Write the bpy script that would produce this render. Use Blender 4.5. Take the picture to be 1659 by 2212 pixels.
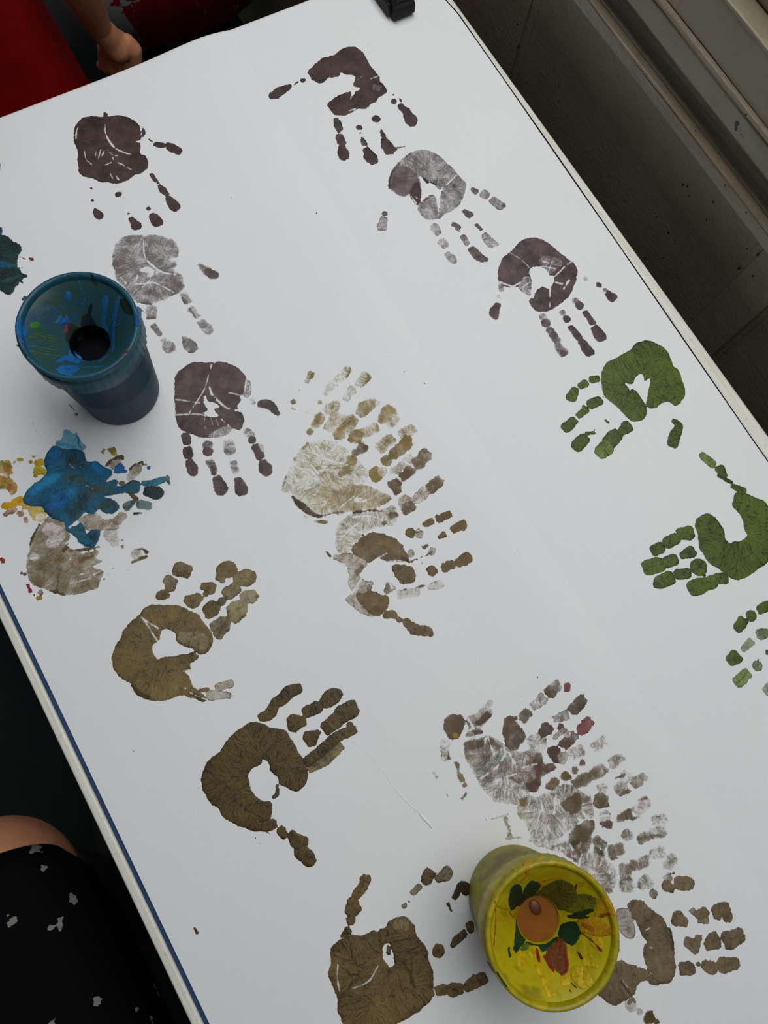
import bpy, bmesh, math, random
import numpy as np
from mathutils import Matrix, Vector

for o in list(bpy.data.objects):
    bpy.data.objects.remove(o, do_unlink=True)
scene = bpy.context.scene
COL = scene.collection

# ------------------------------------------------------------------ camera
TZ = 0.60                      # height of the table top above the floor
H = 0.54496                    # camera height above the table top
FPX, PX, PY = 1560.0, 829.5, 1106.0
AX = np.array([[0.85996427, -0.47217288, 0.1936859],      # world X in camera axes (right, down, forward)
               [-0.50391841, -0.8456747, 0.17578549],     # world Y
               [0.08079412, -0.24877113, -0.96518663]])   # world Z
cam_d = bpy.data.cameras.new('camera')
cam = bpy.data.objects.new('camera', cam_d)
COL.objects.link(cam)
cam_d.sensor_fit = 'HORIZONTAL'
cam_d.sensor_width = 36.0
cam_d.lens = FPX / 1659.0 * 36.0
cam_d.clip_start = 0.02
R = Matrix((( AX[0, 0], -AX[0, 1], -AX[0, 2]),
            ( AX[1, 0], -AX[1, 1], -AX[1, 2]),
            ( AX[2, 0], -AX[2, 1], -AX[2, 2])))
cam.matrix_world = Matrix.Translation((0, 0, TZ + H)) @ R.to_4x4()
scene.camera = cam

# ------------------------------------------------------------------ light
scene.view_settings.view_transform = 'Standard'
scene.view_settings.look = 'None'
scene.view_settings.gamma = 1.0
scene.view_settings.exposure = 0.0
scene.view_settings.use_curve_mapping = False
world = bpy.data.worlds.new('room_air')
scene.world = world
world.use_nodes = True
bg = world.node_tree.nodes['Background']
bg.inputs[0].default_value = (0.80, 0.90, 1.0, 1)
bg.inputs[1].default_value = 0.11

lamp_d = bpy.data.lights.new('added_overhead_lamp', 'AREA')  # unseen soft lamp added above the table, partly inside the room
lamp_d.shape = 'RECTANGLE'
lamp_d.size = 1.5
lamp_d.size_y = 0.75
lamp_d.energy = 12.0
lamp_d.color = (1.0, 0.995, 0.985)
lamp = bpy.data.objects.new('added_overhead_lamp', lamp_d)
COL.objects.link(lamp)
lamp.location = (0.46, 0.34, TZ + 1.15)
d = Vector((0.26, 0.24, TZ)) - lamp.location
zq = -d.normalized()
yx = Vector((0, 1, 0))
xq = (yx - zq * yx.dot(zq)).normalized()
yq = zq.cross(xq)
lamp.matrix_world = Matrix.Translation(lamp.location) @ Matrix((xq, yq, zq)).transposed().to_4x4()

# ------------------------------------------------------------------ helpers
def lin(c):
    if isinstance(c, str):
        c = c.lstrip('#')
        c = [int(c[i:i + 2], 16) / 255 for i in (0, 2, 4)]
    return np.array([(v / 12.92 if v <= 0.04045 else ((v + 0.055) / 1.055) ** 2.4) for v in c])

def at(px, py, h=0.0):
    """photo pixel -> world point on the level plane h above the table top"""
    d = AX @ np.array([px - PX, py - PY, FPX])
    t = (h - H) / d[2]
    return np.array([d[0] * t, d[1] * t, TZ + h])

def at_arr(p, h=0.0):
    p = np.asarray(p, float)
    d = np.stack([p[:, 0] - PX, p[:, 1] - PY, np.full(len(p), FPX)], 1) @ AX.T
    t = (h - H) / d[:, 2]
    return np.stack([d[:, 0] * t, d[:, 1] * t], 1)

def at_x(px, py, xw):
    d = AX @ np.array([px - PX, py - PY, FPX])
    t = xw / d[0]
    return np.array([xw, d[1] * t, TZ + H + d[2] * t])

def obj(name, me, mat=None, parent=None, kind=None, label=None, cat=None, group=None):
    o = bpy.data.objects.new(name, me)
    COL.objects.link(o)
    if mat is not None:
        me.materials.append(mat)
    if parent is not None:
        o.parent = parent
        o.matrix_parent_inverse = parent.matrix_world.inverted()
    for k, v in (('kind', kind), ('label', label), ('category', cat), ('group', group)):
        if v:
            o[k] = v
    return o

def empty(name, loc, label, cat, group=None):
    o = bpy.data.objects.new(name, None)
    COL.objects.link(o)
    o.location = loc
    o.empty_display_size = 0.02
    o.matrix_world = Matrix.Translation(loc)
    o['label'] = label
    o['category'] = cat
    if group:
        o['group'] = group
    return o

def mesh_from(verts, faces, smooth=False, name='m'):
    me = bpy.data.meshes.new(name)
    me.from_pydata([tuple(map(float, v)) for v in verts], [], [tuple(map(int, q)) for q in faces])
    me.update()
    if smooth:
        me.polygons.foreach_set('use_smooth', [True] * len(me.polygons))
    return me

def box(x0, x1, y0, y1, z0, z1, bev=0.0, seg=2):
    bm = bmesh.new()
    bmesh.ops.create_cube(bm, size=1.0)
    for v in bm.verts:
        v.co = Vector(((x0 + x1) / 2 + v.co.x * (x1 - x0), (y0 + y1) / 2 + v.co.y * (y1 - y0), (z0 + z1) / 2 + v.co.z * (z1 - z0)))
    if bev > 0:
        bmesh.ops.bevel(bm, geom=list(bm.edges), offset=bev, segments=seg, profile=0.5, affect='EDGES')
    me = bpy.data.meshes.new('box')
    bm.to_mesh(me)
    bm.free()
    return me

def extrude_y(profile, y0, y1, smooth=False, ny=1, wob=0.0, seed=0):
    """closed XZ profile extruded along Y"""
    rs = np.random.default_rng(seed)
    n = len(profile)
    vs, fs = [], []
    for j in range(ny + 1):
        y = y0 + (y1 - y0) * j / ny
        for (x, z) in profile:
            vs.append((x + rs.normal() * wob, y, z + rs.normal() * wob))
    for j in range(ny):
        for i in range(n):
            a, b = j * n + i, j * n + (i + 1) % n
            fs.append((a, b, b + n, a + n))
    fs.append(tuple(range(n))[::-1])
    fs.append(tuple(ny * n + i for i in range(n)))
    me = mesh_from(vs, fs, smooth)
    bm = bmesh.new(); bm.from_mesh(me)
    bmesh.ops.recalc_face_normals(bm, faces=bm.faces)
    bm.to_mesh(me); bm.free()
    return me

def lathe(prof, n=72, smooth=True, rmod=None):
    """open (r,z) profile turned about Z"""
    vs, fs = [], []
    m = len(prof)
    for i in range(n):
        a = 2 * math.pi * i / n
        for j, (r, z) in enumerate(prof):
            rr = r if rmod is None else rmod(r, z, a, j)
            vs.append((rr * math.cos(a), rr * math.sin(a), z))
    for i in range(n):
        k = (i + 1) % n
        for j in range(m - 1):
            fs.append((i * m + j, k * m + j, k * m + j + 1, i * m + j + 1))
    return mesh_from(vs, fs, smooth)

def tube(pts, rad, n=8):
    pts = [Vector(p) for p in pts]
    vs, fs = [], []
    for i, p in enumerate(pts):
        t = (pts[min(i + 1, len(pts) - 1)] - pts[max(i - 1, 0)]).normalized()
        u = t.orthogonal().normalized() if i == 0 else (u - t * u.dot(t)).normalized()
        w = t.cross(u)
        r = rad[i] if hasattr(rad, '__len__') else rad
        for k in range(n):
            a = 2 * math.pi * k / n
            vs.append(p + (u * math.cos(a) + w * math.sin(a)) * r)
    for i in range(len(pts) - 1):
        for k in range(n):
            a, b = i * n + k, i * n + (k + 1) % n
            fs.append((a, b, b + n, a + n))
    fs.append(tuple(range(n))[::-1])
    fs.append(tuple((len(pts) - 1) * n + k for k in range(n)))
    return mesh_from(vs, fs, True)

# ------------------------------------------------------------------ materials
class NT:
    def __init__(s, name):
        s.m = bpy.data.materials.new(name)
        s.m.use_nodes = True
        s.t = s.m.node_tree
        s.b = s.t.nodes['Principled BSDF']
        s.out = s.t.nodes['Material Output']
    def n(s, typ, **kw):
        nd = s.t.nodes.new(typ)
        for k, v in kw.items():
            if k.startswith('i_'):
                nd.inputs[k[2:].replace('_', ' ')].default_value = v
            else:
                setattr(nd, k, v)
        return nd
    def l(s, a, b):
        s.t.links.new(a, b)
    def coord(s, kind='Object'):
        return s.n('ShaderNodeTexCoord').outputs[kind]
    def noise(s, scale, detail=3, rough=0.55, vec=None, dist=0.0):
        nd = s.n('ShaderNodeTexNoise')
        nd.inputs['Scale'].default_value = scale
        nd.inputs['Detail'].default_value = detail
        nd.inputs['Roughness'].default_value = rough
        nd.inputs['Distortion'].default_value = dist
        if vec is not None:
            s.l(vec, nd.inputs['Vector'])
        return nd.outputs['Fac']
    def ramp(s, fac, stops):
        nd = s.n('ShaderNodeValToRGB')
        els = nd.color_ramp.elements
        while len(els) < len(stops):
            els.new(0.5)
        for e, (p, c) in zip(els, stops):
            e.position = p
            c = lin(c) if isinstance(c, str) else np.array([c] * 3) if np.isscalar(c) else np.array(c)
            e.color = (*c[:3], 1)
        s.l(fac, nd.inputs['Fac'])
        return nd.outputs['Color']
    def mix(s, fac, a, b, blend='MIX'):
        nd = s.n('ShaderNodeMix', data_type='RGBA', blend_type=blend)
        for sock, v in ((nd.inputs[0], fac), (nd.inputs[6], a), (nd.inputs[7], b)):
            if isinstance(v, str):
                sock.default_value = (*lin(v), 1)
            elif hasattr(v, 'is_linked') or isinstance(v, bpy.types.NodeSocket):
                s.l(v, sock)
            elif isinstance(v, (int, float)):
                sock.default_value = v
            else:
                sock.default_value = (*v, 1)
        return nd.outputs[2]
    def math(s, op, a, b=None, clamp=False):
        nd = s.n('ShaderNodeMath', operation=op, use_clamp=clamp)
        for sock, v in ((nd.inputs[0], a), (nd.inputs[1], b)):
            if v is None:
                continue
            if isinstance(v, bpy.types.NodeSocket):
                s.l(v, sock)
            else:
                sock.default_value = v
        return nd.outputs[0]
    def bump(s, h, strength=0.3, dist=0.001):
        nd = s.n('ShaderNodeBump')
        nd.inputs['Strength'].default_value = strength
        nd.inputs['Distance'].default_value = dist
        s.l(h, nd.inputs['Height'])
        s.l(nd.outputs['Normal'], s.b.inputs['Normal'])
    def base(s, c):
        if isinstance(c, bpy.types.NodeSocket):
            s.l(c, s.b.inputs['Base Color'])
        else:
            s.b.inputs['Base Color'].default_value = (*lin(c), 1)
    def set(s, rough=None, metal=None, spec=None, coat=None):
        for k, v in (('Roughness', rough), ('Metallic', metal), ('Specular IOR Level', spec), ('Coat Weight', coat)):
            if v is not None:
                s.b.inputs[k].default_value = v

def m_plain(name, a, b, scale=60, rough=0.5, metal=0.0, bump=0.15, bd=0.0006, spec=0.5):
    t = NT(name)
    v = t.coord()
    n = t.noise(scale, 4, 0.6, v)
    t.base(t.ramp(n, [(0.3, a), (0.7, b)]))
    t.set(rough=rough, metal=metal, spec=spec)
    if bump:
        t.bump(t.noise(scale * 4, 3, 0.6, v), bump, bd)
    return t.m

def m_paper():
    t = NT('drawing_paper')
    v = t.coord()
    n = t.noise(900, 2, 0.6, v)
    n2 = t.noise(14, 3, 0.5, v)
    c = t.mix(t.math('MULTIPLY', n2, 0.55), '#f0f1f2', '#e6e8ea')
    c = t.mix(t.ramp(n, [(0.35, 0.0), (0.75, 0.16)]), c, '#c9cccd')
    t.base(c)
    t.set(rough=0.85, spec=0.25)
    t.bump(t.noise(700, 3, 0.7, v), 0.10, 0.0004)
    return t.m

def m_paint():
    t = NT('finger_paint')
    col = t.n('ShaderNodeVertexColor', layer_name='pigment')
    v = t.coord()
    film = t.n('ShaderNodeAttribute', attribute_name='film').outputs['Fac']
    fine = t.noise(1500, 2, 0.6, v)
    mid = t.noise(420, 3, 0.6, v)
    # dry prints break up into the skin's grain; thick paint stays closed
    k = t.math('SUBTRACT', 1.0, film, clamp=True)
    g = t.math('SUBTRACT', t.math('ADD', t.math('MULTIPLY', fine, 0.65), t.math('MULTIPLY', mid, 0.5)), 0.575)
    a = t.math('ADD', film, t.math('MULTIPLY', g, t.math('MULTIPLY', t.math('MULTIPLY', film, k), 4.5)), clamp=True)
    shade = t.ramp(mid, [(0.3, 0.86), (0.7, 1.1)])
    t.base(t.mix(1.0, col.outputs['Color'], shade, 'MULTIPLY'))
    t.set(rough=0.5, spec=0.35)
    t.l(a, t.b.inputs['Alpha'])
    t.bump(mid, 0.12, 0.0003)
    return t.m

def m_wall(name='old_gloss_paint', a='#7c745e', b='#8a826d'):
    t = NT(name)
    v = t.coord()
    n = t.noise(9, 4, 0.6, v)
    c = t.ramp(n, [(0.3, a), (0.7, b)])
    grime = t.noise(38, 5, 0.7, v, 0.6)
    c = t.mix(t.ramp(grime, [(0.55, 0.0), (0.72, 0.35)]), c, '#5d5240')
    spk = t.n('ShaderNodeTexVoronoi')
    t.l(v, spk.inputs['Vector'])
    spk.inputs['Scale'].default_value = 55
    far = t.math('LESS_THAN', spk.outputs['Distance'], 0.075)
    far = t.math('MULTIPLY', far, t.math('GREATER_THAN', t.noise(13, 2, 0.5, v), 0.56))
    c = t.mix(far, c, '#1d1611')
    t.base(c)
    t.set(rough=0.38, spec=0.5)
    st = t.n('ShaderNodeMapping')
    st.inputs['Scale'].default_value = (60, 12, 60)
    t.l(v, st.inputs['Vector'])
    t.bump(t.math('ADD', t.noise(7, 4, 0.6, st.outputs[0]), t.noise(160, 3, 0.6, v)), 0.35, 0.0012)
    return t.m

def m_trim():
    t = NT('worn_aluminium')
    v = t.coord()
    st = t.n('ShaderNodeMapping')
    st.inputs['Scale'].default_value = (260, 10, 260)
    t.l(v, st.inputs['Vector'])
    n = t.noise(1.0, 5, 0.7, st.outputs[0])
    c = t.ramp(n, [(0.3, '#d6d5c4'), (0.7, '#f6f4ea')])
    sc = t.noise(240, 5, 0.75, v, 0.4)
    c = t.mix(t.ramp(sc, [(0.60, 0.0), (0.70, 0.55)]), c, '#8a8777')
    t.base(c)
    t.set(rough=0.45, metal=0.05)
    t.bump(sc, 0.2, 0.0005)
    return t.m

M_PAPER, M_PAINT, M_WALL, M_TRIM = m_paper(), m_paint(), m_wall(), m_trim()
M_BLUE = m_plain('blue_laminate', '#1f436c', '#264c79', 30, 0.45)
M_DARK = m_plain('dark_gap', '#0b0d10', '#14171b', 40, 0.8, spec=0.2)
M_STEEL = m_plain('grey_steel', '#4b4e50', '#5a5d5f', 40, 0.45, 0.6)
M_CLIP = m_plain('black_plastic', '#08090a', '#101113', 90, 0.55, spec=0.25)
M_FLOOR = None

def m_floor():
    t = NT('dark_floor')
    v = t.coord()
    n = t.noise(5, 5, 0.65, v, 0.5)
    t.base(t.ramp(n, [(0.3, '#0d1614'), (0.7, '#1e2c29')]))
    t.set(rough=0.6, spec=0.25)
    t.bump(t.noise(30, 4, 0.6, v), 0.2, 0.002)
    return t.m
M_FLOOR = m_floor()

# ------------------------------------------------------------------ the room
fl = obj('floor', mesh_from([(-2.6, -2.2, 0), (0.9, -2.2, 0), (0.9, 3.0, 0), (-2.6, 3.0, 0), (-2.6, -2.2, -0.05), (0.9, -2.2, -0.05), (0.9, 3.0, -0.05), (-2.6, 3.0, -0.05)],
                            [(0, 1, 2, 3), (7, 6, 5, 4), (0, 4, 5, 1), (1, 5, 6, 2), (2, 6, 7, 3), (3, 7, 4, 0)]), M_FLOOR, kind='structure')

WY0, WY1 = -1.6, 2.4
def zr(z):
    return TZ + z
wall = obj('wall_right', box(0.487, 0.60, WY0, WY1, 0.0, zr(0.064)), M_WALL, kind='structure')
def wp(name, prof, y0=WY0, y1=WY1, ny=60, wob=0.00025, seed=1, smooth=False, mat=None):
    return obj(name, extrude_y([(x, zr(z)) for x, z in prof], y0, y1, smooth, ny, wob, seed), mat or M_WALL, wall)
wp('panel_top_rail', [(0.60, 0.0625), (0.60, 0.0740), (0.4745, 0.0740), (0.4740, 0.0730), (0.4740, 0.0632), (0.4750, 0.0625)], seed=2)
wp('ledge_moulding', [(0.60, 0.0740), (0.60, 0.0760), (0.4815, 0.0758), (0.4758, 0.0764), (0.4744, 0.0766), (0.4736, 0.0758), (0.4736, 0.0746), (0.4742, 0.0740)], seed=3)
cove = [(0.60, 0.0752), (0.60, 0.1000), (0.4945, 0.1000)]
for k in range(9):
    a = math.pi / 2 * k / 8
    cove.append((0.4945 - 0.0125 * (1 - math.cos(a)), 0.0945 - 0.0172 * math.sin(a)))
cove += [(0.4815, 0.0770), (0.4818, 0.0752)]
wp('cove_moulding', cove, seed=4)
wp('sill_fascia', [(0.60, 0.1000), (0.60, 0.1190), (0.4769, 0.1190), (0.4765, 0.1180), (0.4765, 0.1018), (0.4776, 0.1000)], seed=5, wob=0.0003)
bead = [(0.60, 0.1190), (0.60, 0.1252)] + [(0.4788 - 0.0036 * math.sin(math.pi * k / 10), 0.1221 + 0.0031 * math.cos(math.pi * k / 10)) for k in range(11)]
wp('bead_moulding', bead, seed=6, smooth=False, wob=0.00012)
wp('window_apron', [(0.60, 0.1252), (0.60, 0.1600), (0.4792, 0.1600), (0.4788, 0.1262), (0.4810, 0.1252)], seed=7)
wp('sill_board', [(0.60, 0.1600), (0.60, 0.1625), (0.4800, 0.1622), (0.4785, 0.1612), (0.4785, 0.1600)], seed=8)
# framing of the recessed panel below the ledge
def upright(name, y0, y1, x0=0.4835, z1=0.0625):
    o = obj(name, box(x0, 0.489, y0, y1, 0.0, zr(z1), 0.0012), M_WALL, wall)
    return o
upright('panel_stile', 0.092, 0.1295)
upright('panel_stile', 0.462, 0.540)
upright('panel_stile', -0.62, -0.54)
upright('panel_stile', 0.92, 1.00)
upright('panel_stile', 1.42, 1.50)
upright('panel_bead', 0.1290, 0.1375, 0.4858)
upright('panel_bead', 0.452, 0.4625, 0.4858)
upright('panel_bead', 0.086, 0.0925, 0.4860)
upright('panel_bead', 0.5395, 0.546, 0.4860)
# dried spots of paint on the wall
def spot(px, py, xw, r, col, k):
    p = at_x(px, py, xw)
    bm = bmesh.new()
    bmesh.ops.create_uvsphere(bm, u_segments=10, v_segments=6, radius=1.0)
    rs = random.Random(k)
    for v in bm.verts:
        f = 1 + 0.10 * math.sin(3 * math.atan2(v.co.z, v.co.y) + k)
        v.co = Vector((p[0] + v.co.x * 0.0003, p[1] + v.co.y * r * f, p[2] + v.co.z * r * f * 1.25))
    me = bpy.data.meshes.new('spot'); bm.to_mesh(me); bm.free()
    obj('paint_spot', me, col, wall)
M_RSPOT = m_plain('dried_red_paint', '#4a0d0e', '#5c1213', 200, 0.4)
M_KSPOT = m_plain('dried_black_paint', '#0d0b09', '#171310', 200, 0.4)
for k, (x, y, xw, r, c) in enumerate([(1475, 399, .487, .0013, 'r'), (1485, 402, .487, .0011, 'r'), (1488, 423, .487, .0007, 'k'), (1418, 468, .487, .0008, 'k'),
        (1444, 503, .487, .0011, 'k'), (1414, 460, .487, .0006, 'k'), (1457, 526, .487, .0006, 'k'), (1420, 446, .487, .0005, 'k'), (1433, 557, .487, .0007, 'k'),
        (1526, 476, .487, .0007, 'k'), (1596, 580, .4835, .0014, 'k'), (1637, 550, .4835, .0014, 'k'), (1627, 596, .4835, .0009, 'k'), (1592, 267, .4765, .0024, 'k'),
        (1590, 278, .4765, .0014, 'k'), (1611, 248, .4752, .0009, 'r'), (1601, 291, .4765, .0006, 'k'), (1605, 297, .4765, .0005, 'k'), (1502, 283, .4770, .0007, 'k'),
        (1566, 400, .474, .0008, 'k'), (1612, 459, .474, .0006, 'k'), (1120, 101, .4835, .0013, 'k'), (1118, 52, .4835, .0009, 'k')]):
    spot(x, y, xw, r, M_RSPOT if c == 'r' else M_KSPOT, k)

# the window above the sill, outside the picture
wf = obj('window_1', box(0.4965, 0.545, WY0, WY1, zr(0.1624), zr(0.205), 0.003), M_WALL, kind='structure')
for y in (WY0 + 0.03, -0.75, 1.45, WY1 - 0.03):
    obj('window_mullion', box(0.4935, 0.540, y - 0.03, y + 0.03, zr(0.205), zr(1.70)), M_WALL, wf)
obj('window_head', box(0.4935, 0.545, WY0, WY1, zr(1.70), zr(1.78)), M_WALL, wf)
tg = NT('window_glass')
tr = tg.n('ShaderNodeBsdfTransparent'); gl = tg.n('ShaderNodeBsdfGlossy'); gl.inputs['Roughness'].default_value = 0.02
mx = tg.n('ShaderNodeMixShader'); mx.inputs[0].default_value = 0.05
tg.l(tr.outputs[0], mx.inputs[1]); tg.l(gl.outputs[0], mx.inputs[2]); tg.l(mx.outputs[0], tg.out.inputs['Surface'])
for a, b in ((WY0 + 0.06, -0.78), (-0.72, 1.42), (1.48, WY1 - 0.06)):
    obj('window_pane', box(0.514, 0.518, a, b, zr(0.205), zr(1.70)), tg.m, wf)

# ------------------------------------------------------------------ table
TX0, TX1, TY0, TY1 = -0.1739, 0.4261, -0.86, 0.566
table = empty('activity_table', (0.126, -0.15, 0.0), 'long blue-topped table with worn silver metal edge, covered with white paper', 'table')
obj('table_top', box(-0.1664, 0.4040, TY0 + 0.004, TY1 - 0.004, TZ - 0.022, TZ, 0.0006), M_BLUE, table)
obj('table_core', box(-0.1690, 0.4215, TY0 + 0.003, TY1 - 0.003, TZ - 0.026, TZ - 0.006), M_DARK, table)
def trim(x0, x1, y0, y1):
    return obj('edge_trim', box(x0, x1, y0, y1, TZ - 0.030, TZ + 0.0006, 0.0016, 3), M_TRIM, table, label='worn silver metal edge strip')
trim(TX0, -0.1671, TY0, TY1)
trim(0.4045, TX1, TY0, TY1)
trim(-0.1671, 0.4045, TY1 - 0.004, TY1)
trim(-0.1671, 0.4045, TY0, TY0 + 0.004)
for x in (TX0 + 0.05, TX1 - 0.05):
    for y in (TY0 + 0.07, TY1 - 0.09):
        obj('leg', tube([(x, y, 0.0), (x, y, TZ - 0.026)], 0.016, 14), M_STEEL, table)

# ------------------------------------------------------------------ paper
SEAM_PX = [(497, 72), (567, 191), (644, 323), (743, 480), (784, 545), (934, 798), (1060, 996), (1180, 1187), (1308, 1382), (1402, 1529), (1500, 1684), (1580, 1818), (1659, 1940)]
sm = at_arr(SEAM_PX)
sm = sm[np.argsort(sm[:, 1])]
EDGE_PX = [(957, 0), (985, 30), (1003, 56), (1076, 161), (1173, 300), (1200, 339), (1430, 673), (1627, 960)]
em = at_arr(EDGE_PX)
em = em[np.argsort(em[:, 1])]
def seam_x(y):
    return np.interp(y, sm[:, 1], sm[:, 0])
def edge_x(y):
    return np.interp(y, em[:, 1], em[:, 0])

def z_low(x, y):
    x = np.asarray(x, float); y = np.asarray(y, float)
    w = 0.00035 * np.sin(x * 17 + 1.1 + y * 4) * np.sin(y * 13 + 0.4) + 0.00025 * np.sin(y * 29 - x * 11)
    lift = 0.0012 * np.exp(-((y - 0.535) / 0.025) ** 2) * np.clip((x - 0.37) / 0.04, 0, 1)
    return TZ + 0.0018 + w + lift
def z_up(x, y):
    x = np.asarray(x, float); y = np.asarray(y, float)
    dd = np.maximum(seam_x(y) - x, 0.0)
    b = np.where(dd < 0.030, np.sin(np.clip(dd / 0.030, 0, 1) * math.pi / 2), np.exp(-((dd - 0.030) / 0.045) ** 2))
    amp = 0.0034 + 0.0008 * np.sin(y * 9 + 1)
    return z_low(x, y) + 0.0006 + amp * b

def sheet(name, x0f, x1f, zf, nx, ny, drop, label):
    r = 0.007
    yE = TY1 + 0.0015
    s_flat = np.linspace(TY0 + 0.25, yE - r, ny)
    arc = np.linspace(0, math.pi / 2, 9)[1:]
    rows = []
    for y in s_flat:
        rows.append((y, y, 0.0))
    for a in arc:
        rows.append((yE - r, yE - r + r * math.sin(a), r * (1 - math.cos(a))))
    for k in range(1, 6):
        rows.append((yE - r, yE + 0.003 * math.sin(k), r + drop * k / 5))
    vs, fs = [], []
    for (yp, y, dz) in rows:
        xs = np.linspace(x0f(yp), x1f(yp), nx)
        z = zf(xs, np.full(nx, yp)) - dz
        if dz > 0:
            z = np.maximum(z, z)
        for x, q in zip(xs, z):
            vs.append((x, y, q))
    for j in range(len(rows) - 1):
        for i in range(nx - 1):
            a = j * nx + i
            fs.append((a, a + 1, a + nx + 1, a + nx))
    o = obj(name, mesh_from(vs, fs, True), M_PAPER, label=label, cat='paper')
    sd = o.modifiers.new('thickness', 'SOLIDIFY')
    sd.thickness = 0.00022
    sd.offset = -1
    sd.use_rim = False
    return o
paper_r = sheet('paper_sheet', lambda y: float(seam_x(y)) - 0.05, lambda y: float(edge_x(y)), z_low, 60, 150, 0.09,
                'narrower white paper sheet beside the wall, with green handprints, tucked under the other sheet')
paper_l = sheet('paper_sheet', lambda y: -0.1630, lambda y: float(seam_x(y)), z_up, 110, 190, 0.11,
                'wide white paper sheet carrying both paint pots and most of the brown handprints')

# dark strip standing in for the shadow line between sheet and metal edge
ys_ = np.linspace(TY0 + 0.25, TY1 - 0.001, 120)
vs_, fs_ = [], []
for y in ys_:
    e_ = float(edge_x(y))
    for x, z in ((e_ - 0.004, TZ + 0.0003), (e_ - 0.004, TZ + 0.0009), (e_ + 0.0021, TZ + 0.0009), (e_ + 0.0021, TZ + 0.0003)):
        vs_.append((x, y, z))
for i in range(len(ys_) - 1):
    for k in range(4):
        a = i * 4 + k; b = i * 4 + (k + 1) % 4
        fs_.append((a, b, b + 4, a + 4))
obj('edge_shadow_strip', mesh_from(vs_, fs_), M_DARK, table, label='thin black strip standing in for the shadow line along the paper edge')

# ------------------------------------------------------------------ paint film builder
def vnoise(shape, cell, rs):
    h, w = shape
    gh, gw = int(h / cell) + 4, int(w / cell) + 4
    g = rs.random((gh, gw))
    yy = np.arange(h) / cell; xx = np.arange(w) / cell
    y0 = yy.astype(int); x0 = xx.astype(int)
    fy = yy - y0; fx = xx - x0
    fy = fy * fy * (3 - 2 * fy); fx = fx * fx * (3 - 2 * fx)
    a = g[np.ix_(y0, x0)]; b = g[np.ix_(y0, x0 + 1)]; c = g[np.ix_(y0 + 1, x0)]; d2 = g[np.ix_(y0 + 1, x0 + 1)]
    return (a * (1 - fx) + b * fx) * (1 - fy)[:, None] + (c * (1 - fx) + d2 * fx) * fy[:, None]

def sst(a, b, x):
    t = np.clip((x - a) / (b - a), 0, 1)
    return t * t * (3 - 2 * t)

def blur(a, k):
    for _ in range(k):
        p = np.pad(a, 1, mode='edge')
        a = (p[1:-1, 1:-1] * 2 + p[:-2, 1:-1] + p[2:, 1:-1] + p[1:-1, :-2] + p[1:-1, 2:]) / 6
    return a

def smooth_poly(p, n=4):
    p = np.asarray(p, float)
    a, b, c, d3 = np.roll(p, 1, 0), p, np.roll(p, -1, 0), np.roll(p, -2, 0)
    out = []
    for k in range(n):
        t = k / n
        out.append(0.5 * ((2 * b) + (-a + c) * t + (2 * a - 5 * b + 4 * c - d3) * t * t + (-a + 3 * b - 3 * c + d3) * t ** 3))
    return np.stack(out, 1).reshape(-1, 2)

def sd_poly(p, gx, gy):
    q = smooth_poly(p)
    x, y = gx.ravel(), gy.ravel()
    best = np.full(x.shape, 1e9)
    inside = np.zeros(x.shape, bool)
    n = len(q)
    for i in range(n):
        ax, ay = q[i]; bx, by = q[(i + 1) % n]
        dx, dy = bx - ax, by - ay
        L = dx * dx + dy * dy + 1e-18
        t = np.clip(((x - ax) * dx + (y - ay) * dy) / L, 0, 1)
        best = np.minimum(best, (x - ax - t * dx) ** 2 + (y - ay - t * dy) ** 2)
        cr = (ay > y) != (by > y)
        if cr.any():
            inside ^= cr & (x < dx * (y - ay) / (dy + (1e-18 if dy == 0 else 0)) + ax)
    d = np.sqrt(best)
    return np.where(inside, d, -d).reshape(gx.shape)

def smooth_chain(p, n=5):
    p = np.asarray(p, float)
    if len(p) < 3:
        return p
    q = np.vstack([2 * p[0] - p[1], p, 2 * p[-1] - p[-2]])
    out = []
    for i in range(1, len(q) - 2):
        a, b, c, d5 = q[i - 1], q[i], q[i + 1], q[i + 2]
        for k in range(n):
            t = k / n
            out.append(0.5 * ((2 * b) + (-a + c) * t + (2 * a - 5 * b + 4 * c - d5) * t * t + (-a + 3 * b - 3 * c + d5) * t ** 3))
    out.append(p[-1])
    return np.array(out)

def sd_chain(p, gx, gy, cut=None):
    best = np.full(gx.shape, -1e9)
    single = len(p) == 1
    if single:
        p = np.vstack([p, p + np.array([1e-7, 0, 0])])
    P0 = p
    for (ax, ay, ar), (bx, by, br) in zip(p[:-1], p[1:]):
        dx, dy = bx - ax, by - ay
        L = dx * dx + dy * dy + 1e-18
        t = np.clip(((gx - ax) * dx + (gy - ay) * dy) / L, 0, 1)
        best = np.maximum(best, ar + (br - ar) * t - np.sqrt((gx - ax - t * dx) ** 2 + (gy - ay - t * dy) ** 2))
    if cut and not single:
        for a, b in ((P0[0], P0[1]), (P0[-1], P0[-2])):
            v = a[:2] - b[:2]
            v = v / (np.linalg.norm(v) + 1e-12)
            best = np.minimum(best, a[2] * cut - ((gx - a[0]) * v[0] + (gy - a[1]) * v[1]))
    return best

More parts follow.
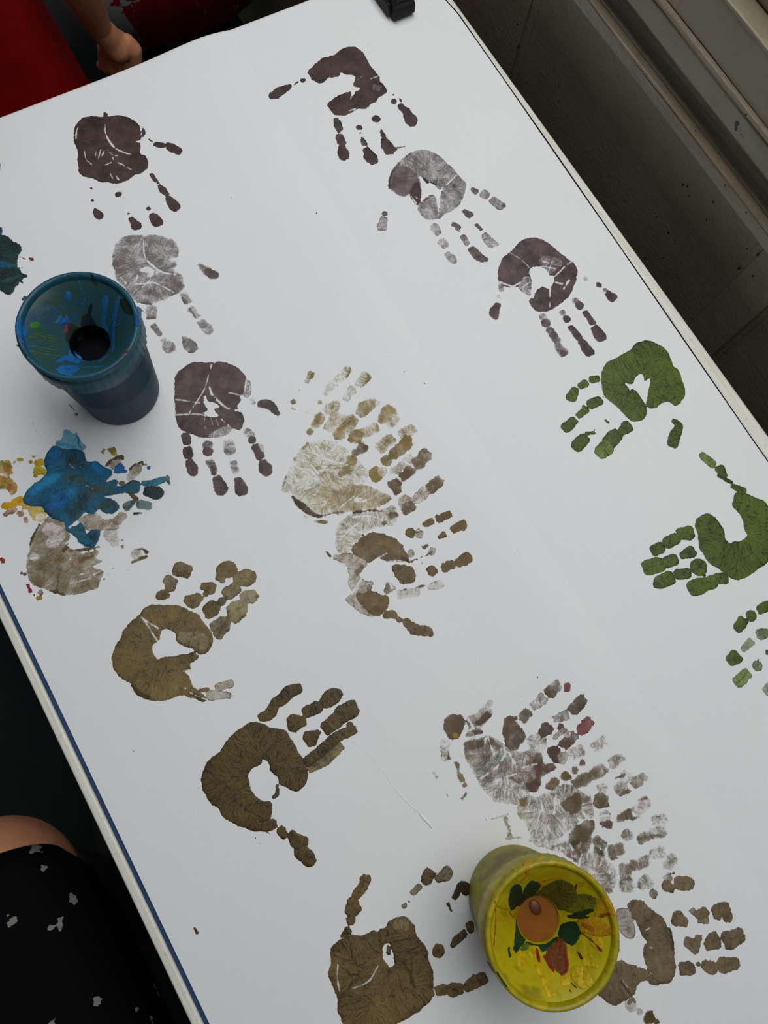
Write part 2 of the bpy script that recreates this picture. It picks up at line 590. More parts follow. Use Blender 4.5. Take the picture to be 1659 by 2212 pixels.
def parse(items, crop, h, cov, col):
    """'c:.5:#aabbcc x,y,r x,y,r' -> (kind, cov, colour, points on the plane)"""
    ox, oy, s = crop
    out = []
    for it in items:
        head, *pts = it.split()
        hd = head.split(':')
        c = float(hd[1]) if len(hd) > 1 and hd[1] else cov
        k = lin(hd[2]) if len(hd) > 2 else lin(col)
        P = np.array([[float(v) for v in q.split(',')] for q in pts])
        px = P[:, :2] / s + np.array([ox, oy])
        w = at_arr(px, h)
        if hd[0] in 'cwt':
            r = (P[:, 2] if P.shape[1] > 2 else np.full(len(P), 4.0)) / s
            e = np.linalg.norm(at_arr(px + [1, 0], h) - w, axis=1) * 0.5 + np.linalg.norm(at_arr(px + [0, 1], h) - w, axis=1) * 0.5
            w = np.column_stack([w, r * e])
        out.append((hd[0], c, k, w))
    return out

SEED = [0]
def paint(name, parent, items, zf, wet=0.5, rag=1.0, lift=0.0, label=None, g=0.00045, dark=0.5, mott=0.25, thick=None, col2=None, mat=None, streakdir=None, kind=None, brk=1.0):
    """one flat film of paint: outline field -> ragged edge -> ridged relief"""
    SEED[0] += 1
    rs = np.random.default_rng(SEED[0] * 7 + 3)
    P = np.vstack([np.column_stack([w[:, :2].min(0) - (w[:, 2].max() if w.shape[1] > 2 else 0) - 0.003]).T for k, c, q, w in items if k in 'pc'] +
                  [np.column_stack([w[:, :2].max(0) + (w[:, 2].max() if w.shape[1] > 2 else 0) + 0.003]).T for k, c, q, w in items if k in 'pc'])
    x0, y0 = P.min(0); x1, y1 = P.max(0)
    nx, ny = int((x1 - x0) / g) + 2, int((y1 - y0) / g) + 2
    gx, gy = np.meshgrid(x0 + np.arange(nx) * g, y0 + np.arange(ny) * g)
    sh = gx.shape
    n_a = vnoise(sh, 3.2, rs) - 0.5
    n_b = vnoise(sh, 1.4, rs) - 0.5
    n_c = vnoise(sh, 9, rs) - 0.5
    edge = rag * (0.0009 * n_a + 0.0005 * n_b + 0.0014 * n_c)
    sd = np.full(sh, -1.0); smooth = np.full(sh, -1.0)
    cov = np.zeros(sh); colr = np.zeros(sh + (3,)); first = True
    tints = []
    for k, c, q, w in items:
        f = sd_poly(w, gx, gy) if k in 'ph' else sd_chain(smooth_chain(w), gx, gy, 0.82 if k == 'c' else None)
        if k == 't':
            tints.append((f, c, q))
        elif k in 'pc':
            fe = f + edge
            m = sst(-0.0004, 0.0008, fe)
            cov = cov * (1 - m) + m * np.maximum(c, cov * 0.45 * (cov > 0)) if not first else np.full(sh, c)
            colr = colr * (1 - m)[..., None] + m[..., None] * q if not first else np.broadcast_to(q, sh + (3,)).copy()
            first = False
            sd = np.maximum(sd, fe); smooth = np.maximum(smooth, f)
        elif k == 'h':
            sd = np.minimum(sd, -f + edge * 1.2); smooth = np.minimum(smooth, -f)
        elif k == 'w':
            m = sst(-0.0004, 0.0004, f + edge * 0.7)
            cov = cov * (1 - m * 0.93 * sst(0.08, 0.34, n_c + 0.5 + 0.5 * n_a))
    keep_v = sd > 0
    if keep_v.sum() < 4:
        return None
    # ridges run square to the outline, like paint pulled by a lifting hand
    sb = blur(smooth, 10)
    fy, fx = np.gradient(sb, g)
    gm = np.sqrt(fx * fx + fy * fy) + 1e-6
    ux, uy = fx / gm, fy / gm
    if streakdir is not None:
        ux = np.full(sh, streakdir[0]); uy = np.full(sh, streakdir[1])
    ang = (vnoise(sh, 13, rs) - 0.5) * 1.5 + (vnoise(sh, 5, rs) - 0.5) * 0.9
    ca_, sa_ = np.cos(ang), np.sin(ang)
    ux, uy = ux * ca_ - uy * sa_, ux * sa_ + uy * ca_
    white = rs.random(sh)
    acc = white.copy(); cnt = 1
    for sgn in (1, -1):
        px_, py_ = np.meshgrid(np.arange(nx, dtype=float), np.arange(ny, dtype=float))
        for _ in range(6):
            ix = np.clip(px_.round().astype(int), 0, nx - 1); iy = np.clip(py_.round().astype(int), 0, ny - 1)
            px_ = px_ + sgn * ux[iy, ix]; py_ = py_ + sgn * uy[iy, ix]
            ix = np.clip(px_.round().astype(int), 0, nx - 1); iy = np.clip(py_.round().astype(int), 0, ny - 1)
            acc += white[iy, ix]; cnt += 1
    st = acc / cnt
    st = np.clip(0.5 + (st - st.mean()) / (st.std() + 1e-9) * 0.22, 0, 1)
    spine = sst(0.75, 0.25, gm) * sst(0.0012, 0.0035, smooth) * sst(0.35, 0.7, vnoise(sh, 8, rs))
    line = sst(0.52, 0.86, st)
    n_l = vnoise(sh, 16, rs) * 0.6 + vnoise(sh, 7, rs) * 0.4
    n_m = vnoise(sh, 30, rs)
    # opacity of the film
    thin = sst(0.85, 0.4, cov) * (1 - wet) * brk
    film = cov * (1 + mott * 2 * (n_l - 0.5)) * (1 + thin * 1.5 * (n_m * 0.5 + n_l * 0.5 - 0.5)) + (1 - wet) * (0.55 + 0.5 * thin) * (st - 0.5) * sst(0.02, 0.3, cov) * (1.25 - cov)
    film = film * (1 - thin * 0.8 * (1 - sst(-0.0002, 0.0020, sd + 0.0022 * n_c)))
    rim = np.exp(-np.clip(sd, 0, 1) / 0.0007)
    film = film + rim * 0.30 * (cov < 0.9) * sst(0.5, 0.75, n_l) + spine * 0.15 * wet
    film = np.clip(film * (1 + 0.25 * (1 - cov)), 0.0, 1.0)
    if wet >= 0.6:
        film = np.maximum(film, np.minimum(cov, 0.97))
    # pigment: thicker film is deeper in colour
    rim2 = np.exp(-np.clip(sd, 0, 1) / 0.0022) * sst(0.35, 0.65, n_m)
    tck = dark * (wet * (1.55 * line - 0.32) + (1 - wet) * 0.5 * (st - 0.5) + 0.65 * spine + (0.85 + 1.3 * (1 - wet)) * (n_l - 0.5) + (0.55 + 0.6 * (1 - wet)) * (n_m - 0.5) + 0.25 * rim + 0.55 * rim2 * wet)
    mul = np.clip(1.0 - tck, 0.28, 1.6)
    if col2 is not None:
        mm = sst(0.42, 0.62, vnoise(sh, 26, rs) * 0.6 + vnoise(sh, 11, rs) * 0.4)[..., None]
        colr = colr * (1 - mm) + lin(col2) * mm
    for f, c, q in tints:
        m = c * sst(-0.0022, 0.0030, f + 0.0050 * (st - 0.5) + 0.0050 * (n_l - 0.5) + 0.0040 * n_c)
        colr = colr * (1 - m)[..., None] + m[..., None] * q
    # a thin film lets the sheet shine through: lighter and warmer, not greyer
    colr = np.clip(colr, 1e-4, 1) ** (0.52 + 0.48 * sst(0.1, 0.95, cov))[..., None]
    pig = np.clip(colr * mul[..., None], 0, 1)
    T = thick if thick is not None else (0.00007 + 0.00030 * wet)
    hgt = T * (1 - np.exp(-np.clip(sd, 0, 1) / 0.0006)) * (0.65 + 0.9 * wet * (st - 0.4) + 0.3 * (n_l - 0.5))
    hgt = np.where(keep_v, np.maximum(hgt, 0.1 * T), 0)
    # snap outer vertices to the outline
    gy_, gx_ = np.gradient(sd, g)
    gg = gx_ * gx_ + gy_ * gy_ + 0.05
    mv = np.where(keep_v, 0, np.clip(-sd / gg, -1.2 * g, 1.2 * g))
    X = gx + np.where(keep_v, 0, np.clip(mv * gx_, -g, g)); Y = gy + np.where(keep_v, 0, np.clip(mv * gy_, -g, g))
    q = keep_v[:-1, :-1].astype(int) + keep_v[1:, :-1] + keep_v[:-1, 1:] + keep_v[1:, 1:]
    qm = q >= 1
    idx = np.arange(nx * ny).reshape(sh)
    a = idx[:-1, :-1][qm]; b = idx[:-1, 1:][qm]; c = idx[1:, 1:][qm]; d4 = idx[1:, :-1][qm]
    quads = np.stack([a, b, c, d4], 1)
    used = np.unique(quads)
    remap = np.full(nx * ny, -1); remap[used] = np.arange(len(used))
    quads = remap[quads]
    Xu, Yu = X.ravel()[used], Y.ravel()[used]
    Zu = zf(Xu, Yu) + 0.00003 + lift + hgt.ravel()[used]
    me = bpy.data.meshes.new(name)
    me.vertices.add(len(used)); me.loops.add(quads.size); me.polygons.add(len(quads))
    me.vertices.foreach_set('co', np.column_stack([Xu, Yu, Zu]).astype(np.float32).ravel())
    me.loops.foreach_set('vertex_index', quads.astype(np.int32).ravel())
    me.polygons.foreach_set('loop_start', (np.arange(len(quads)) * 4).astype(np.int32))
    me.polygons.foreach_set('use_smooth', np.ones(len(quads), bool))
    me.update(calc_edges=True)
    ca = me.color_attributes.new('pigment', 'FLOAT_COLOR', 'POINT')
    ca.data.foreach_set('color', np.column_stack([pig.reshape(-1, 3)[used], np.ones(len(used))]).astype(np.float32).ravel())
    fa = me.attributes.new('film', 'FLOAT', 'POINT')
    fa.data.foreach_set('value', film.ravel()[used].astype(np.float32))
    return obj(name, me, mat or M_PAINT, parent, label=label, kind=kind)

LIFT = [0]
def handprint(sheet, label, crop, col, palm, fingers, cov=1.0, wet=0.5, rag=1.0, fcov=None, **kw):
    zf = z_up if sheet is paper_l else z_low
    # palm goes down first, the finger marks are its pieces
    h = 0.0015 if sheet is paper_l else 0.001
    LIFT[0] += 1
    lf = 0.00004 * (LIFT[0] % 5)
    p = paint('handprint', sheet, parse(palm, crop, h, cov, col), zf, wet, rag, lf, label, **kw)
    for i, fg in enumerate(fingers):
        paint('finger_mark', p, parse(fg if isinstance(fg, list) else [fg], crop, h, fcov or cov, col), zf, wet, rag * 1.05, lf + 0.00005 + 0.000012 * (i % 6), **kw)
    return p

def F(s):
    """'@cov #col x,y,r x,y,r; ...' -> chain items of one finger"""
    out = []
    for seg in s.split(';'):
        tk = seg.split()
        c = k = ''
        pts = []
        for t_ in tk:
            if t_[0] == '@': c = t_[1:]
            elif t_[0] == '#': k = t_
            else: pts.append(t_)
        if pts:
            out.append('c:' + c + (':' + k if k else '') + ' ' + ' '.join(pts))
    return out

BROWN, PLUM, OLIVE, DKOLIVE, TAN, GREEN, GREY = '#483530', '#574545', '#74623a', '#54431d', '#76654a', '#4c5d1a', '#6b5c47'
CA, CB, CC, CD, CE = (120, 220, 3.95), (560, 80, 4.1475), (780, 300, 2.8603), (1180, 720, 2.697), (340, 760, 5.184)
CF, CG, CH, CI, CJ, CK = (580, 780, 3.456), (0, 900, 3.95), (220, 1180, 2.765), (920, 1380, 2.8603), (690, 1840, 4.1475), (1260, 1820, 4.158)
CL, CM = (0, 480, 3.95), (960, 1780, 3.456)

# --- brown prints, left sheet
handprint(paper_l, 'dark brown handprint nearest the far left corner, fingers pointing down', CA, BROWN,
  ['p 165,230 185,190 230,150 290,128 400,135 405,105 430,97 450,110 455,130 520,122 590,130 660,160 710,200 728,240 730,290 725,330 692,345 725,355 728,390 720,435 728,450 770,470 790,520 788,570 755,600 715,625 680,630 620,670 570,695 515,705 450,695 380,685 300,655 250,645 215,625 200,590 192,520 190,420 165,360 158,300',
   'c 745,235,8 755,270,14 745,300,10', 'w 425,200,3 430,270,4 460,340,6 510,400,8 590,440,6 640,455,3', 'w 430,545,3 490,522,6 550,530,5 620,570,4 690,605,3',
   'w 440,410,3 490,460,4 530,465,4', 'w 178,320,5 183,260,6 195,225,3', 'w 340,490,2 352,420,3', 'w 365,495,2 390,415,3', 'w 400,470,2 420,420,3', 'w 250,430,2 265,500,3 310,540,5', 'w 470,620,4 490,660,7', 'w 520,640,3 540,670,6', 'w 690,345,5 730,350,8', 'w 490,480,4 505,520,3'],
  [F('800,330,8 830,350,5; 850,370,18 880,372,26 920,380,24; 955,375,26 1000,405,38 1050,430,32'),
   F('820,625,16 855,675,20; 875,700,10; 890,725,18 920,760,28 950,795,20; 965,830,26 1010,890,46 1025,905,38'),
   F('797,917,15; 830,975,26 860,1020,48 875,1040,38'), F('540,797,26; 625,958,11; 650,1005,20 690,1060,40 710,1065,28'),
   F('310,745,9; 318,848,13; 340,930,14 370,970,38 380,985,30')], cov=0.97, wet=0.22, rag=0.6, dark=0.6, mott=0.06)

handprint(paper_l, 'pale grey handprint partly hidden behind the blue paint pot', CA, '#6a5e5b',
  ['p 488,1340 495,1270 530,1200 580,1160 640,1145 740,1140 770,1150 800,1138 880,1145 960,1165 1010,1190 1050,1240 1050,1290 1040,1330 990,1355 1030,1370 1035,1400 1015,1435 1040,1465 1080,1490 1095,1550 1105,1590 1060,1635 1000,1655 950,1690 880,1715 820,1730 720,1722 690,1710 640,1660 580,1580 510,1500 505,1430 490,1400',
   'c:.85 700,1712,7 760,1722,9 820,1730,7', 'c:.8 800,1345,4 850,1400,7 920,1445,7 1000,1465,4', 'c:.62 720,1560,10 760,1600,24 870,1650,26', 'c:.66 990,1530,30 1040,1560,34',
   'w 755,1180,3 755,1270,5 778,1350,7 840,1412,9 920,1460,7 1030,1482,4', 'w 735,1440,14 790,1440,26 850,1470,22 800,1490,16', 'w 680,1560,4 760,1555,6 830,1545,7 900,1570,6 1010,1630,3', 'w 700,1480,3 690,1560,2', 'w 830,1500,3 740,1590,3', 'w 560,1500,4 600,1550,8', 'w 990,1350,6 1040,1350,8'],
  [F('@.3 1195,1378,10; @.6 1230,1400,14 1290,1450,44; @.85 #574742 1300,1460,36 1350,1485,40 1375,1490,26'),
   F('@.45 1095,1650,30 1130,1705,34; @.92 1085,1680,10 1110,1720,16; @.45 1160,1775,30 1220,1840,22; @.9 1150,1770,8 1200,1850,8; @.5 1245,1890,34 1300,1945,44 1320,1970,24'),
   F('@.4 815,1780,48 815,1825,46; @.9 790,1850,16 850,1850,10; @.7 840,1915,26 890,1985,24; @.5 930,2040,28 970,2095,52 985,2120,36; @.95 905,2040,8'),
   F('@.6 1100,2020,22 1150,2090,52 1170,2110,44; @.95 1085,2010,8 1100,2060,8; @.9 1140,2140,10 1190,2135,8')], cov=0.52, wet=0.1, rag=0.6, dark=0.3, mott=0.22)

handprint(paper_l, 'plum brown handprint with white crease lines, below the blue paint pot', CE, '#523f3c',
  ['p 195,370 205,290 250,220 320,165 400,125 500,120 540,130 610,122 640,135 680,115 740,120 800,145 870,165 930,210 1000,285 1005,320 1040,340 1055,400 1050,460 1020,515 970,500 930,505 940,550 900,600 905,640 870,660 930,680 960,710 970,790 940,860 900,880 830,865 800,920 730,950 620,960 510,965 430,940 330,905 260,870 215,770 205,700 195,560',
   'p:.4 990,340 1040,345 1055,400 1050,460 1020,515 970,495', 'p:.5 760,830 830,850 810,910 730,950 620,960 570,950 640,890',
   'h 520,510 545,500 570,560 640,580 700,620 640,650 680,720 600,735 510,690 560,650 530,580',
   'w 205,712,6 330,705,6 480,705,6 560,730,8', 'w 585,400,6 620,490,14 700,570,14 780,635,10 890,655,6', 'w 610,150,5 580,260,5 530,420,6 440,570,6 360,690,5', 'w 210,540,4 340,555,4 480,580,4', 'w 800,465,6 860,475,8 960,500,10', 'w 720,760,8 800,830,6', 'w 530,740,5 540,860,4', 'w 660,760,4 690,850,4', 'w 1000,300,7 985,400,6 960,500,5', 'w 600,740,3 620,820,3', 'w 260,885,6 370,925,6'],
  [F('@.4 1065,540,34 1070,570,30; @.85 1150,590,38 1220,590,56 1300,640,50 1345,690,32'),
   F('@.4 1005,900,44 1040,940,46; 1060,985,46; 1110,1080,54 1150,1170,52; @.45 1160,1050,30 1180,1110,20; 1190,1250,52 1215,1320,70 1225,1370,40'),
   F('@.35 800,1040,70 815,1110,64; @.4 855,1260,46 880,1340,48; 905,1440,44 940,1530,74 950,1570,54'),
   F('@.5 565,1050,60; 570,1120,58; @.65 590,1240,46 640,1340,42; @.9 610,1290,20 640,1370,24; 670,1430,50 710,1530,76 735,1560,52'),
   F('320,950,50 330,1010,50; 340,1110,56 350,1160,52; 365,1240,46 395,1320,64 400,1360,44')], cov=0.88, wet=0.12, rag=0.6, dark=0.6, mott=0.12)

# --- brown prints, right sheet
handprint(paper_r, 'dark brown handprint at the far end with hollow palm, thumb touching the paper edge', CB, BROWN,
  ['p 435,315 470,275 530,230 580,190 650,175 700,145 760,105 820,90 870,100 920,140 960,190 1000,265 1050,330 1075,365 1085,405 1110,425 1140,480 1130,515 1075,545 1050,585 1000,610 980,635 920,655 880,650 800,695 760,708 690,705 650,685 625,640 612,600 650,570 720,525 790,500 825,495 830,540 860,500 900,465 850,450 845,420 865,370 830,345 770,340 730,330 715,350 690,365 610,375 580,410 540,420 500,405 460,370',
   'c:.55 1040,455,30 1080,465,30', 'w 1000,380,3 1080,350,4', 'w 880,390,3 920,360,3', 'w 830,500,4 815,580,5', 'w 860,650,7 800,668,4'],
  [F('390,395,18 405,388,12; 315,430,5 345,412,7; 280,440,14 225,470,34 160,510,44 110,540,26'),
   F('@.75 690,745,22 705,790,36 715,825,26; 715,855,14; @.85 720,895,32 735,945,40; 740,1000,36 755,1060,48 770,1085,34'),
   F('895,815,24; 905,868,6; @.7 920,910,12 940,960,26; 960,1020,32 1000,1090,52 1020,1120,36'),
   F('1045,738,32; 1092,840,10 1110,890,22; 1120,930,30 1150,990,52 1165,1030,38; 1210,1010,18; @.5 1225,1000,3 1310,988,2'),
   F('1205,585,28; 1200,524,8; 1255,560,4 1270,580,6; 1260,625,24 1310,665,34; 1330,700,40 1360,750,52 1370,790,24')], cov=0.97, wet=0.28, rag=0.8, dark=0.6, mott=0.08)

handprint(paper_r, 'faint grey-brown handprint, second along the wall side, with a dark streak beside the hollow', CC, '#655655',
  ['p 170,290 185,210 230,150 270,115 330,80 400,70 470,100 530,150 590,215 620,245 650,280 640,340 610,400 570,440 520,465 480,495 410,500 370,470 350,435 370,405 345,415 310,375 290,345 270,365 220,345 180,320',
   'p:.82 185,300 200,210 240,170 300,180 345,230 355,270 310,330 270,360 220,340', 'p:.97:#3a2a28 300,320 340,270 360,280 370,330 365,395 345,410 310,375 295,345', 'c:.92:#4d3e3d 238,155,6 200,200,8 180,250,7 175,310,6',
   'h 360,235 400,260 440,270 475,310 505,315 490,345 480,430 465,370 440,345 395,370 365,400 375,330', 'c:.95:#3a2a28 385,245,8 410,270,9', 'c:.95:#3a2a28 430,270,6 460,285,5', 'c:.8 390,385,8 440,350,6',
   'w 590,225,3 540,275,4 500,305,4', 'w 470,380,4 478,470,3', 'w 320,330,3 345,370,3', 'w 300,345,3 340,400,4'],
  [F('@.75 685,310,12 705,325,22; @.6 765,345,30; @.55 820,385,28 860,415,30; @.9 878,415,12'),
   F('@.85 640,450,16 665,470,24; @.85 715,535,14 740,560,10; @.45 765,600,22 800,645,28 840,650,10'),
   F('@.85 572,530,14 600,545,16 590,560,10; 605,570,8; @.6 630,610,20 655,645,16; @.8 690,690,26 730,735,26 775,748,14'),
   F('@.35 455,550,28 475,580,22; @.4 505,640,28 515,660,24; @.5 535,715,22 560,745,26 580,762,12'),
   F('@.9 145,465,16; @.5 138,505,24 130,550,28')], cov=0.5, wet=0.1, rag=0.7, dark=0.5, mott=0.22, brk=0.4)

handprint(paper_r, 'plum brown handprint with a star-shaped hollow palm, third along the wall side', CC, '#554243',
  ['p 845,830 865,755 920,700 980,640 1040,613 1100,620 1160,650 1220,700 1280,750 1310,770 1335,815 1325,870 1300,940 1270,990 1220,1030 1170,1060 1120,1073 1070,1060 1035,1010 1050,975 1020,960 985,945 970,920 900,920 855,890',
   'p:.5 970,915 1000,860 1045,860 1050,960 1030,970 990,945', 'p:.62 1090,760 1150,720 1240,760 1200,820 1150,840',
   'h 1045,805 1090,790 1140,810 1160,845 1190,855 1180,910 1160,935 1120,920 1080,945 1060,985 1045,945 1050,870 1040,840',
   'w 1195,855,4 1250,800,4 1300,760,4', 'w 920,705,2 990,750,3 1040,800,3', 'w 1110,790,3 1200,805,3', 'w 1165,930,4 1163,1040,3', 'w 1180,760,2 1150,840,3', 'w 1120,760,2 1230,790,2', 'w 1200,890,5 1240,900,6', 'w 1250,930,4 1280,880,6', 'w 940,915,6 1000,880,4', 'w 980,930,3 1040,890,3', 'w 860,890,5 930,915,6'],
  [F('@.35 865,910,20 870,940,14; @.35 850,980,14; @.92 840,1030,20 820,1080,28 830,1112,14'),
   F('@.5 1120,1105,24; @.75 1140,1140,28; @.7 1165,1190,24 1205,1245,28; @.6 1215,1280,24 1240,1320,34; 1245,1330,22'),
   F('@.45 1240,1080,20; 1268,1118,24; 1295,1170,18 1340,1230,24; 1365,1265,28 1405,1320,34'),
   F('@.5 1320,1008,22; 1345,1035,28; 1385,1080,20 1425,1140,22; 1445,1180,30 1475,1225,38'),
   F('@.35 1385,865,16; @.75 1465,905,18; @.5 1505,940,12; 1525,965,24 1550,985,30')], cov=0.9, wet=0.1, rag=0.7, dark=0.6, mott=0.12)

# --- green prints, right sheet
handprint(paper_r, 'green handprint nearest the brown ones, thick wrinkled paint with closed curved palm', CD, GREEN,
  ['p 318,270 325,215 350,175 400,150 460,115 490,95 515,65 560,47 610,50 665,75 705,110 722,150 735,190 770,220 785,270 805,330 800,380 775,405 745,425 720,405 685,405 640,432 605,440 580,420 590,350 605,290 600,265 570,280 560,245 540,240 515,265 500,300 455,290 475,320 490,340 515,335 545,370 580,430 585,470 560,505 510,518 480,505 440,460 390,415 350,385 325,345', 'c 745,420,6 775,405,5', 'c:1:#2f4412 575,270,7 590,262,5', 'c 480,345,6 500,335,7'],
  [F('265,272,22 292,268,22; 200,310,20 222,295,24; 180,322,5; 165,335,22 145,375,32'), F('305,395,26 260,415,30; 330,372,5; 215,430,10; 225,450,22 190,480,20; 155,515,26 115,550,32'),
   F('342,510,6 360,522,8; 235,585,10 275,580,10; 280,565,5; 215,620,34 180,655,38'), F('460,545,34 480,560,20 430,570,28; @.9 400,600,42 365,635,42; @.85 #6a8432 345,670,46 320,695,40'),
   F('740,515,14 770,540,22 750,590,30 735,640,34')], cov=1.0, wet=0.95, rag=0.55, dark=0.6, mott=0.05)

handprint(paper_r, 'large green handprint with open C-shaped palm and long thumb, cut by the photo edge', CD, GREEN,
  ['p 1095,940 1130,915 1190,950 1250,970 1290,1010 1310,1060 1320,1150 1310,1250 1290,1330 1240,1370 1190,1405 1120,1437 1070,1425 1040,1400 990,1370 940,1335 920,1300 885,1245 880,1180 862,1120 880,1075 930,1050 970,1065 1005,1105 1030,1150 1040,1200 1070,1230 1090,1215 1130,1210 1165,1180 1150,1150 1140,1090 1115,1045 1080,1010 1085,970'],
  [F('@.8 #6d8a3c 905,715,22 960,760,28; @.85 1010,795,30 1035,830,16; #2d3f14 1000,832,10 1070,870,12; 1080,893,14 1140,920,24'),
   F('825,1165,42 780,1170,32; 745,1200,34 705,1220,34; 660,1250,34 630,1265,32'), F('840,1275,34 790,1295,22; 740,1320,34 700,1335,32; 650,1350,44 595,1365,46'),
   F('885,1365,50; #2d3f14 915,1410,12; 815,1400,30 765,1405,32; 710,1430,42 660,1450,40; #2d3f14 640,1465,22'),
   F('1030,1430,34 1000,1430,32; 960,1450,40 935,1460,40; 890,1475,48 855,1485,46')], cov=1.0, wet=0.95, rag=0.55, dark=0.6, mott=0.05)

handprint(paper_r, 'patchy green handprint, only its fingers inside the photo at the right edge', CD, GREEN,
  ['p 1345,1560 1420,1520 1520,1540 1590,1620 1600,1740 1540,1850 1440,1900 1370,1860 1390,1770 1450,1720 1430,1650 1370,1640'],
  [F('1245,1610,26 1285,1590,30 1310,1600,30; 1190,1645,32; 1140,1680,32 1115,1712,32'), F('@.55 1245,1755,32 1290,1750,26; @.9 1180,1785,12; @.5 1185,1800,26 1150,1835,20; @.85 1095,1890,44 1075,1905,34'),
   F('1285,1860,14 1320,1860,34; @.6 1225,1935,30; 1230,1905,8; @.7 #6a8432 1160,1985,34 1115,2030,34'), F('@.4 1280,2085,26 1320,2040,30')], cov=0.95, wet=0.8, rag=0.7, dark=0.6, mott=0.12)

# --- olive prints, left sheet
handprint(paper_l, 'olive brown handprint with oval hollow palm and faint split thumb, upper of three on the left', CH, OLIVE,
  ['p 60,680 75,610 110,560 140,490 200,430 225,405 260,370 310,348 380,355 440,350 490,365 540,395 580,410 610,450 640,490 670,550 660,590 630,635 590,648 560,635 580,660 550,690 525,700 535,740 500,745 525,780 540,830 580,860 630,910 600,930 550,910 490,895 440,905 390,922 300,925 240,905 195,870 170,820 110,780 75,735',
   'h 300,600 340,560 355,505 390,500 440,520 445,560 490,595 550,625 450,650 380,660 330,675', 'c:1:#4f3f19 180,830,10 230,880,16 290,905,12', 'c:1:#4f3f19 520,870,10 560,890,14 610,918,12', 'c:.8:#8f8057 480,540,30 580,560,44 610,600,24',
   'w 222,412,4 270,450,4 340,490,3', 'w 500,850,5 560,890,5 630,915,4', 'w 490,745,4 540,740,5', 'w 260,450,3 330,560,3', 'w 300,520,3 345,580,3'],
  [F('@.85 335,305,14 370,290,32 390,295,22; @.7 395,200,30 430,215,26; @.75 410,245,32; @.78 465,140,46 505,150,42'),
   F('510,320,26 545,330,40 575,310,32; 590,300,14; 610,240,26 650,250,38; @.7 720,200,22 690,190,14; 620,285,18; @.88 715,150,38 750,140,52 780,150,32'),
   F('625,380,28 665,370,46 640,415,22; 720,330,26; @.8 #85754a 760,280,42 800,250,38; @.85 #85754a 820,200,44 865,190,54 890,190,38'),
   F('@.75 #8a7b55 680,480,34 720,470,48 700,525,34; 760,430,14 690,550,8; @.7 #8c7d45 780,380,42 830,370,46 800,430,34; 860,408,8 800,460,7; @.7 #8a7b55 860,310,42 895,300,40; 925,300,14'),
   F('@.8 590,860,12 630,855,14; @.35 650,890,28 700,890,26 760,890,16; @.45 700,840,24 770,820,26')], cov=0.95, wet=0.65, rag=0.7, dark=0.5, mott=0.1)

handprint(paper_l, 'dark olive thick handprint with hollow palm, middle of three on the left', CH, DKOLIVE,
  ['p 595,1400 605,1340 640,1275 710,1220 740,1170 800,1110 840,1080 890,1050 950,1055 1000,1080 1060,1090 1100,1100 1130,1150 1165,1210 1200,1260 1230,1330 1230,1390 1200,1440 1165,1465 1100,1440 1060,1415 1050,1380 1010,1340 1000,1300 960,1265 950,1300 900,1325 875,1370 885,1420 900,1470 950,1515 1010,1525 1015,1590 1000,1640 950,1660 1010,1720 960,1700 920,1700 850,1680 790,1655 730,1620 700,1570 650,1530 610,1470',
   'c:.7 1048,1430,8 1045,1480,16 1025,1500,10'],
  [F('950,1020,24 1000,1000,36 1040,930,32; 1070,920,36 1120,870,40 1170,850,32'), F('1150,1055,54 1195,1045,34; 1215,1025,8; 1230,990,38 1290,960,36; 1335,930,40 1375,900,52 1410,880,30'),
   F('1250,1145,52 1290,1110,18; 1350,1080,44 1400,1040,46; 1440,1000,54 1490,975,54'), F('@.7 #77652f 1250,1330,24 1330,1270,40 1420,1200,30; 1230,1285,34 1290,1240,36 1350,1190,36 1420,1130,34 1500,1100,30; 1480,1070,24'),
   F('970,1670,28 1020,1660,34; 1070,1700,32 1090,1730,22; 1140,1730,34 1180,1770,46 1215,1765,28; 1190,1820,46 1230,1860,46 1255,1880,30')], cov=1.0, wet=0.95, rag=0.6, dark=0.62, mott=0.05)

handprint(paper_l, 'broad olive handprint beside the yellow pot, palm nearly filled, lowest in the photo', CJ, '#6a5630',
  ['p 100,1000 95,930 120,830 200,780 260,735 330,745 400,740 470,700 520,710 555,690 595,670 610,620 650,598 740,578 800,600 850,670 870,740 920,810 965,870 980,960 1010,1050 1025,1120 1020,1200 1030,1270 1000,1320 940,1380 880,1430 800,1480 720,1520 640,1560 560,1640 400,1660 260,1600 200,1500 165,1420 165,1310 140,1250 95,1150 80,1050',
   'h 590,820 635,830 660,920 665,1000 630,1030 600,1000 565,940 570,860', 'c 610,840,16 620,905,16', 'c:.9:#85744e 690,640,40 760,650,50', 'c:1:#4b3b1a 740,980,14 820,1100,16 850,1200,12', 'w 180,1240,5 160,1120,4 165,1000,3', 'w 300,1215,3 440,1150,4 520,1020,4'],
  [F('410,240,48 380,320,46 330,385,44; 300,450,56 280,530,50 345,500,34; 280,610,44; 250,700,40 205,750,20'),
   F('@.85 975,200,56 960,240,54 1020,160,42; @.75 #7d6d4b 1140,185,60 1110,215,50 1060,240,38; @.6 885,310,32 840,360,28; @.6 755,485,28; 803,442,6'),
   F('#3c2e17 1310,330,60 1270,300,36 1210,400,26; @.8 1150,465,22 1180,520,8'), F('1340,650,36 1360,700,28; 1290,730,32 1230,780,32 1190,830,24; 1065,880,60'),
   F('1070,1240,46 1110,1230,50; 1190,1230,62 1250,1220,52; 1330,1200,50 1400,1160,60 1460,1130,52; 1380,1105,14')], cov=1.0, wet=0.9, rag=0.7, dark=0.6, mott=0.06)

